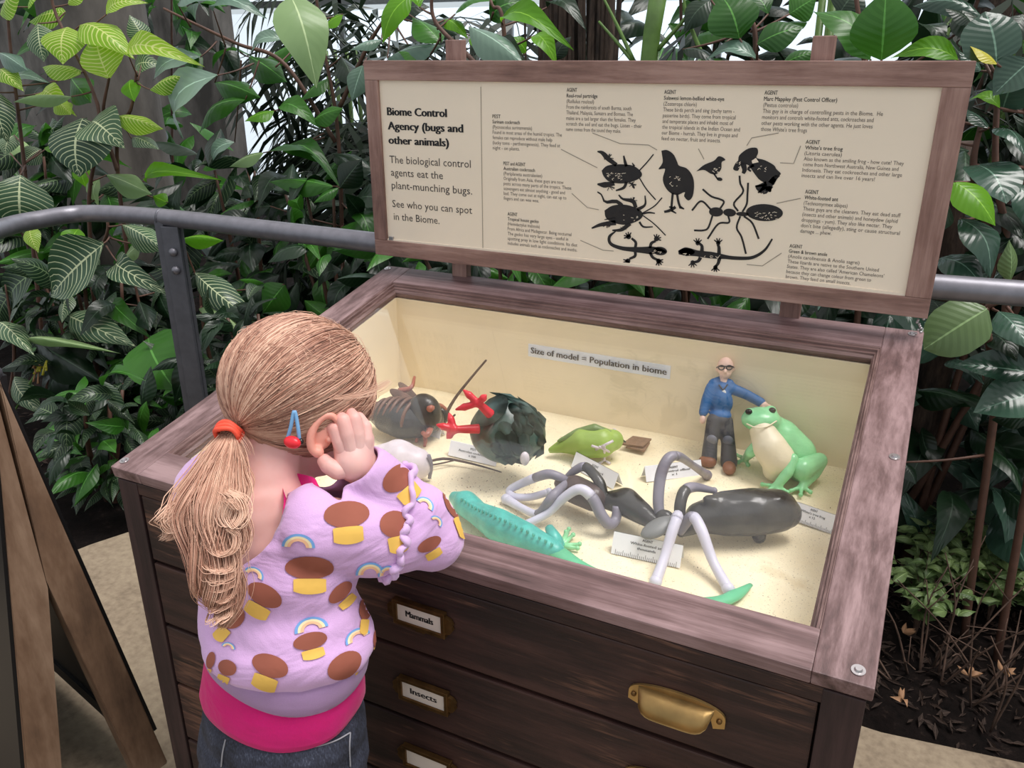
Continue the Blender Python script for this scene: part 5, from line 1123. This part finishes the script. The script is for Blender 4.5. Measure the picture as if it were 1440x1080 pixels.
# spent flower head
t = thing('flower_head', at_y(60, 520, .98), 'spent yellow and orange tubular flowers near the top of the A-board', 'flower')
for k in range(16):
    a = at_y(58+LR.uniform(-14,10), 512+LR.uniform(-8,8), .98); b_ = a+V((LR.uniform(-.03,.05), -.02, LR.uniform(-.05,.02))); bm = B(); tube(bm, [a, (a+b_)/2+V((0,0,.006)), b_], [.003,.0025,.0045], 6, 6); obj('floret', bm, 'leaf_yellow' if k % 3 else 'dead_leaf', t, smooth=True)
bm = B(); tube(bm, [at_y(10,600,1.0), at_y(30,560,1.0), at_y(58,512,.98)], .004, 6, 8); obj('stalk', bm, 'stem_green', t, smooth=True)
plant('broadleaf_tree', 'broad-leaved young tree with a long pale drooping leaf left of the sign', 'tree', gp_(470,480,1.7),
 [[gp_(480,520,1.7), at_y(480,290,1.7), at_y(472,160,1.7), at_y(450,40,1.7), at_y(440,-60,1.7)], [at_y(472,200,1.7), at_y(400,90,1.65), at_y(330,60,1.6), at_y(230,12,1.55)], [at_y(478,150,1.7), at_y(520,60,1.7), at_y(560,0,1.7)]],
 [(408,-6,446,108,27,PA,1.45,'oval'),(306,106,228,182,25,BL,1.4),(282,80,204,104,11,BL,1.5),(402,56,344,66,9,BL,1.5),(345,140,270,174,14,G_L,1.55),(302,116,362,132,13,G_L,1.6),(385,156,343,168,11,BR,1.55),(578,-6,532,54,14,BR,1.6,'oval'),(482,20,452,38,11,BR,1.7),(536,56,492,68,8,BL,1.6),(545,82,620,58,14,BL,1.5),
  (664,50,692,80,12,BR,1.7),(468,262,374,250,14,G_L,1.5),(478,264,508,224,15,DK,1.5),(476,264,440,284,7,G_L,1.5),(394,150,444,166,12,G_L,1.6),(440,170,480,150,11,G_L,1.6),(398,214,474,236,11,G_L,1.6),(510,92,494,142,13,BL,1.6),(300,15,360,5,14,BL,1.5),(250,6,300,-10,14,BL,1.5),(590,30,640,44,14,DK,1.7),(560,20,600,5,15,DK,1.75),(350,80,400,110,14,G_L,1.7),(420,60,350,100,13,G_L,1.8),(370,215,320,232,10,PA,1.6),(330,200,290,225,9,BL,1.7),(462,110,420,140,12,G_L,1.7),(480,80,500,120,12,DK,1.7),(590,84,552,70,9,DK,1.6),(470,330,520,360,20,G_L,1.5),(480,380,440,400,14,DK,1.5),(500,300,524,330,12,G_L,1.5),(380,290,340,300,10,DK,1.6)])
plant('fig_shrub', 'large shrub of broad bright green leaves rising behind the right half of the sign', 'shrub', gp_(1200,470,1.25),
 [[gp_(1230,500,1.25), at_y(1225,200,1.25), at_y(1215,80,1.25), at_y(1200,-30,1.25)], [gp_(1050,500,1.4), at_y(1062,120,1.4), at_y(1040,30,1.4)], [at_y(1215,120,1.25), at_y(1130,110,1.3), at_y(1065,85,1.3)]],
 [(1040,54,1016,-12,27,G_L,1.3,'oval'),(1065,62,1130,34,17,G_L,1.25,'oval'),(1020,60,1064,84,14,DK,1.35),(1224,84,1158,4,24,G_L,1.15,'oval'),(1240,84,1246,-16,32,G_L,1.1,'oval'),(1348,84,1258,68,14,BR,1.15),(1066,84,988,72,11,BL,1.3),(1380,22,1286,-4,13,RB,1.3),(1000,0,960,40,16,DK,1.5),(1100,90,1150,70,11,G_L,1.3),(1180,20,1210,-20,20,DK,1.35),(1110,20,1150,-6,16,G_L,1.45),(1290,40,1330,60,14,DK,1.3),(960,70,1010,84,10,DK,1.4),(1080,20,1050,-10,14,G_L,1.5)])
plant('broadleaf_shrub', 'green and lime leaved shrub rising behind the left half of the sign', 'shrub', gp_(700,470,1.45),
 [[gp_(720,500,1.45), at_y(712,100,1.45), at_y(690,0,1.45)], [at_y(712,140,1.45), at_y(660,80,1.45), at_y(612,30,1.45), at_y(607,-20,1.45)]],
 [(705,30,792,42,14,BR,1.4),(660,38,738,86,18,BL,1.3),(752,50,782,80,11,BR,1.45),(690,28,728,-4,18,G_L,1.5),(620,60,580,20,18,G_L,1.5),(640,20,690,-10,16,G_L,1.5),(740,74,720,50,10,BR,1.5),(600,84,560,70,12,G_L,1.5),(625,28,655,46,9,BR,1.5),(770,10,820,20,12,DK,1.6),(650,86,630,60,10,DK,1.5),(690,70,740,84,12,DK,1.45),(590,10,560,-20,16,BR,1.5),(780,84,800,50,10,DK,1.6)])
plant('rubber_plant', 'rubber plant with glossy dark oval leaves filling the right edge', 'plant', gp_(1420,620,1.2),
 [[gp_(1420,640,1.2), at_y(1415,430,1.2), at_y(1400,240,1.2), at_y(1405,90,1.2)], [gp_(1480,640,1.15), at_y(1470,500,1.15), at_y(1450,250,1.15), at_y(1440,100,1.15)], [at_y(1410,380,1.2), at_y(1370,250,1.2), at_y(1380,170,1.2)], [at_y(1400,520,1.15), at_y(1385,440,1.1), at_y(1420,420,1.1)]],
 [(1402,88,1388,14,31,RB,1.1,'round'),(1402,90,1366,62,12,'leaf_yellow',1.08),(1450,84,1396,134,21,RB,1.1,'oval'),(1410,156,1432,96,25,RB,1.15,'oval'),(1390,180,1360,150,13,RB,1.15),(1406,152,1360,132,10,BR,1.12),(1398,180,1446,206,15,RB,1.15),(1374,232,1420,276,27,RB,1.1,'round'),(1342,256,1404,312,21,BR,1.0,'oval'),(1350,308,1406,380,24,RB,1.05,'oval'),(1420,396,1422,338,12,OL,1.1),(1320,364,1388,396,20,RB,1.05,'oval'),(1388,434,1300,490,28,OL,.98,'round'),(1404,438,1450,486,18,RB,1.05,'oval'),
  (1452,524,1343,511,19,RB,1.1,'oval'),(1456,552,1370,579,25,RB,1.1,'oval'),(1450,590,1392,588,11,DK,1.15),(1270,650,1290,680,10,DK,1.1),(1350,10,1380,60,16,DK,1.3),(1345,200,1310,230,14,G_L,1.2),(1380,100,1350,70,12,RB,1.25),(1440,20,1420,60,18,DK,1.2),(1430,260,1460,330,20,RB,1.2),(1330,280,1310,330,16,DK,1.2),(1440,330,1400,350,16,DK,1.25),(1345,170,1325,200,10,RB,1.2),(1395,470,1430,500,14,DK,1.15),(1325,440,1310,420,14,DK,1.2),(1440,460,1470,500,18,OL,1.1),(1365,30,1330,10,12,DK,1.25)], srad=.009)
# one more row: plain shrubs that close the view behind, each with its own stems and leaves
def filler(name, label, cx_, y, zc, rx, ry, rz, n, mats, size, shape='lance', cat='shrub', group='shrubs filling the bed behind', seed=1):
    r = random.Random(seed); t = thing(name, (cx_, y, -.06), label, cat, group)
    for k in range(3):
        a = V((cx_+r.uniform(-.05,.05), y, -.06)); b_ = V((cx_+r.uniform(-rx,rx)*.6, y+r.uniform(-.1,.1), zc+rz*.7)); bm = B(); tube(bm, [a, a.lerp(b_, .5)+V((r.uniform(-.05,.05),0,0)), b_], [.012,.005], 6, 10); obj('stem', bm, 'stem_brown', t, smooth=True)
    for k in range(n):
        while True:
            q = V((r.uniform(-1,1), r.uniform(-1,1), r.uniform(-1,1)))
            if q.length < 1: break
        b_ = V((cx_+q.x*rx, y+q.y*ry, max(.02, zc+q.z*rz))); d = V((q.x+r.gauss(0,.7), q.y-.5+r.gauss(0,.5), r.gauss(-.2,.5))).normalized(); L = size*r.uniform(.7,1.3)
        tip = b_+d*L; tip.z = max(.0, tip.z)
        leaf(t, b_, tip, L*r.uniform(.32,.5)*(1 if shape != 'blade' else .25), r.choice(mats), shape, V((r.gauss(0,.5), -.6+r.gauss(0,.4), 1+r.gauss(0,.3))))
    return t
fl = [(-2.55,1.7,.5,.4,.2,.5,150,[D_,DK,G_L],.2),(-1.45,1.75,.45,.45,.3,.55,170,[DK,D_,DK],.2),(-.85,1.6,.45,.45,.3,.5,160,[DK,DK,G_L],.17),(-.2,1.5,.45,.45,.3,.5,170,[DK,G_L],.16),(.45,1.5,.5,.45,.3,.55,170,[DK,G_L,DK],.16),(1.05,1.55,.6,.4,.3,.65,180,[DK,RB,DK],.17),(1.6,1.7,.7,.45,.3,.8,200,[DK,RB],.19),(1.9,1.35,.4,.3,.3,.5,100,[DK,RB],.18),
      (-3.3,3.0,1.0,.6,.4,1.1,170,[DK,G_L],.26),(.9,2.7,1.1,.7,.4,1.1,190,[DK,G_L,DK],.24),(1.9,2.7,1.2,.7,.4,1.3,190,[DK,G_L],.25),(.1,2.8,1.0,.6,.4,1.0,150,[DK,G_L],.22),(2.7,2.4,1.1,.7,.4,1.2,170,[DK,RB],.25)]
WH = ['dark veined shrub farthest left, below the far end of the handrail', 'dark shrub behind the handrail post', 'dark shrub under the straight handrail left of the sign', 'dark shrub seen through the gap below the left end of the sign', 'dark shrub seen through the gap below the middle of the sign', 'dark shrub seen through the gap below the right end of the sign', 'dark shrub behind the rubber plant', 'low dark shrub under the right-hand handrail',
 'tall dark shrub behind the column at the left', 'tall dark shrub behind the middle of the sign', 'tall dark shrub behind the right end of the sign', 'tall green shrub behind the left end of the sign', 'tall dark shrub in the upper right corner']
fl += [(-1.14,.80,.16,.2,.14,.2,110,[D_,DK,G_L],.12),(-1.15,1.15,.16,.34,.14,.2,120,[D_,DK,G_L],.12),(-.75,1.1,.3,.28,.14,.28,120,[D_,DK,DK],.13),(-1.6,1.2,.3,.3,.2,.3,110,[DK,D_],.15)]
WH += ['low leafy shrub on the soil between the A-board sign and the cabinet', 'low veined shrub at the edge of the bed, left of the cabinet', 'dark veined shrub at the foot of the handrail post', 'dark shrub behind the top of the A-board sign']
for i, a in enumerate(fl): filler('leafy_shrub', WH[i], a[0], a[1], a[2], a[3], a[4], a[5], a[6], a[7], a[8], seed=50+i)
# palms with narrow leaflets, airy against the bright panes
def palm(x, y, zb, n, L, seed, label):
    r = random.Random(seed); t = thing('bamboo_palm', (x, y, -.06), label, 'palm', 'feathery palms against the glass'); 
    for c in range(4): 
        q = V((x+r.uniform(-.2,.2), y+r.uniform(-.1,.1), 0)); bm = B(); tube(bm, [V((q.x,q.y,-.06)), q+V((r.uniform(-.05,.05),0,zb*1.4))], .011, 7); obj('cane', bm, 'stem_green', t, smooth=True)
    for k in range(n):
        b_ = V((x+r.uniform(-.25,.25), y+r.uniform(-.15,.15), r.uniform(.15, 1)*zb*1.5)); a = r.uniform(0, 6.28); d = V((math.cos(a), math.sin(a)*.6-.2, 0)); l = L*r.uniform(.7,1.2)
        rib = spline([b_, b_+d*l*.4+V((0,0,l*.35)), b_+d*l*.8+V((0,0,l*.3)), b_+d*l*1.1+V((0,0,-.02))], 14); bm = B(); tube(bm, rib, [.004,.0012], 4)
        for i in range(2, 14, 1):
            if i % 2 and r.random() < .6: continue
            ax_ = (rib[min(i+1,13)]-rib[i-1]).normalized(); sd = ax_.cross(V((0,0,1))).normalized()
            for s in (-1, 1):
                ll = l*.5*math.sin((i+1)/15*math.pi)**.5; dr = (ax_*.6+sd*s*.8+V((0,0,-.25+r.uniform(-.15,.15)))).normalized(); w_ = sd.cross(dr).normalized().cross(dr)*.015
                P_ = [rib[i], rib[i]+dr*ll*.5+V((0,0,.01)), rib[i]+dr*ll+V((0,0,-ll*.22))]
                vv = [bm.verts.new(P_[0]-w_*.4), bm.verts.new(P_[0]+w_*.4), bm.verts.new(P_[1]+w_), bm.verts.new(P_[2]), bm.verts.new(P_[1]-w_)]; bm.faces.new((vv[0],vv[1],vv[2],vv[4])); bm.faces.new((vv[4],vv[2],vv[3]))
        me = bpy.data.meshes.new('frond'); uvl = bm.loops.layers.uv.new('leaf')
        bm.to_mesh(me); bm.free(); link('frond', me, 'leaf_blade', t)
palm(-1.05, 2.3, .75, 34, .55, 11, 'feathery dark palm nearest the handrail post'); palm(-1.25, 2.7, .85, 30, .55, 1, 'feathery dark palm with narrow leaflets left of the sign'); palm(-.75, 2.5, .8, 30, .55, 2, 'feathery palm with narrow leaflets close beside the sign'); palm(-1.75, 3.0, .9, 26, .6, 3, 'feathery palm with narrow leaflets against the bright panes')
palm(.75, 2.2, 1.0, 12, .5, 4, 'feathery palm behind the middle of the sign'); palm(1.3, 2.5, 1.1, 12, .5, 5, 'feathery palm behind the right half of the sign')
# trunks behind the sign
for px, w_, lab in ((795,26,'dark fibrous trunk with hanging roots, left of the two behind the sign'), (850,20,'dark fibrous trunk with hanging roots, right of the two behind the sign')):
    a = at_y(px, 100, 2.0); t = thing('tree_trunk', (a.x, 2.0, -.06), lab, 'tree'); r0 = pix(a, w_)
    bm = B(); tube(bm, [V((a.x+.03*math.sin(z*3), 2.0, z)) for z in (-.06,.6,1.2,1.8,3.0)], r0, 14, 20); obj('trunk', bm, 'bark', t, smooth=True)
    for k in range(12):
        q = a.x+LR.uniform(-1.6,1.6)*r0; bm = B(); tube(bm, [V((q, 1.93+LR.uniform(-.03,.03), 2.6)), V((q+LR.uniform(-.03,.03), 1.9, 1.5)), V((q+LR.uniform(-.04,.04), 1.92, .4))], LR.uniform(.004,.009), 6, 12); obj('aerial_root', bm, 'bark', t, smooth=True)
t = thing('tree_trunk', gp_(915,84,1.5), 'smooth green stem rising behind the middle of the sign', 'tree')
bm = B(); tube(bm, [gp_(912,84,1.5), at_y(912,90,1.5), at_y(917,45,1.5), at_y(930,-30,1.5)], .022, 12); obj('stem', bm, 'stem_green', t, smooth=True)
for q in (((890,84),(870,40),(845,-10)), ((925,70),(960,30),(990,-10)), ((890,86),(868,60),(842,30)), ((990,84),(965,20),(962,-10))):
    bm = B(); tube(bm, [at_y(*p, 1.5) for p in q], [.006,.003], 6, 10); obj('branch', bm, 'stem_green', t, smooth=True)
t = thing('tree_trunk', gp_(1290,700,1.6), 'dim brown leaning trunk right of the cabinet', 'tree')
bm = B(); tube(bm, [gp_(1262,760,1.6), at_y(1275,680,1.6), at_y(1305,560,1.6), at_y(1330,440,1.6), at_y(1350,200,1.6)], [.05,.035], 12, 16); obj('trunk', bm, 'bark', t, smooth=True)
# low leafy ground cover at the right
r = random.Random(77); 
for k in range(9):
    px, py = 1275+k*21+r.uniform(-8,8), 775+r.uniform(-25,45)-(20 if k > 3 else 0); g = at_z(px, py+60, 0); hgt = r.uniform(.10,.17)
    t = thing('ground_cover_plant', (g.x, g.y, -.05), 'small-leaved ground cover plant, %s clump counted from the cabinet' % ('first','second','third','fourth','fifth','sixth','seventh','eighth','ninth')[k], 'plant', 'small-leaved ground cover')
    for s in range(10):
        a = r.uniform(0, 6.28); tp = g+V((math.cos(a)*.11, math.sin(a)*.09, hgt*r.uniform(.7,1.1))); P_ = spline([V((g.x,g.y,-.05)), g+V((0,0,hgt*.4)), tp], 9); bm = B(); tube(bm, P_, [.002,.001], 5); obj('stem', bm, 'twig', t, smooth=True)
        for i in range(3, 9):
            for e in (-1, 1):
                aa = r.uniform(0, 6.28); d = V((math.cos(aa), math.sin(aa), .25)); L = r.uniform(.026,.05); leaf(t, P_[i], P_[i]+d*L, L*.5, 'leaf_cover', 'lance', V((r.gauss(0,.3), -.2, 1)))
# dead stems and litter on the soil
for k in range(12):
    px, py = r.uniform(1250,1440), r.uniform(880,1010); a = at_z(px, py+30, 0); t = thing('dry_bush', (a.x, a.y, -.04), 'leafless dry bush of thin stems on the dark soil', 'bush', 'leafless dry bushes')
    for s in range(2):
        d = V((r.gauss(0,.12), r.gauss(.05,.1), r.uniform(.05,.26))); P_ = spline([V((a.x,a.y,-.04)), a+d*.5+V((r.gauss(0,.015),0,.0)), a+d], 10); bm = B(); tube(bm, P_, [.0028,.0012], 5); o_ = obj('twig', bm, 'twig', t, smooth=True)
        q = P_[6]; bm = B(); tube(bm, [q, q+V((r.gauss(0,.05), r.gauss(0,.04), .05))], [.0016,.0008], 5); obj('side_twig', bm, 'twig', o_, smooth=True)
lt = B(); uvl = lt.loops.layers.uv.new('leaf')
for k in range(5200):
    if k < 4000: x, y = r.uniform(1.0, 2.2), r.uniform(.8, 2.0)
    else: x, y = r.uniform(-2.2, -.75), r.uniform(.4, 1.6)
    if y < .86 and x < 1.2 or (x < 0 and x > -1.0 and y < .72): continue
    L = r.uniform(.004,.02); a = r.uniform(0, 6.28); z = gz(x, y)-.03+.006; d, e = V((math.cos(a), math.sin(a), r.uniform(-.2,.4)))*L, V((-math.sin(a), math.cos(a), r.uniform(-.3,.3)))*L*r.uniform(.15,.4)
    c = V((x, y, z)); vv = [lt.verts.new(c-d), lt.verts.new(c+e+V((0,0,L*.2))), lt.verts.new(c+d), lt.verts.new(c-e)]; f = lt.faces.new(vv)
    for l, u in zip(f.loops, ((0,.5),(.5,.9),(1,.5),(.5,.1))): l[uvl].uv = u
bmesh.ops.solidify(lt, geom=lt.faces[:], thickness=.0008)
tag(obj('leaf_litter', lt, 'leaf_litter'), 'scattered dry leaf litter over the soil', 'litter', kind='stuff')
for k, (px, py) in enumerate(((1362,950),(1268,985),(1410,945),(1270,890))):
    t = thing('dead_leaf', at_z(px, py, .01), ('curled dead leaf cluster on the soil, among the twigs at centre', 'curled dead leaf cluster on the soil, lowest and nearest the path', 'curled dead leaf cluster on the soil, at the right edge', 'curled dead leaf cluster on the soil, close beside the cabinet')[k], 'leaf', 'curled dead leaves'); c = at_z(px, py, .012)
    for s in range(4): a = r.uniform(0,6.28); leaf(t, c, c+V((math.cos(a), math.sin(a), .6))*.024, .011, 'dead_leaf', 'lance', name='curled_leaf')
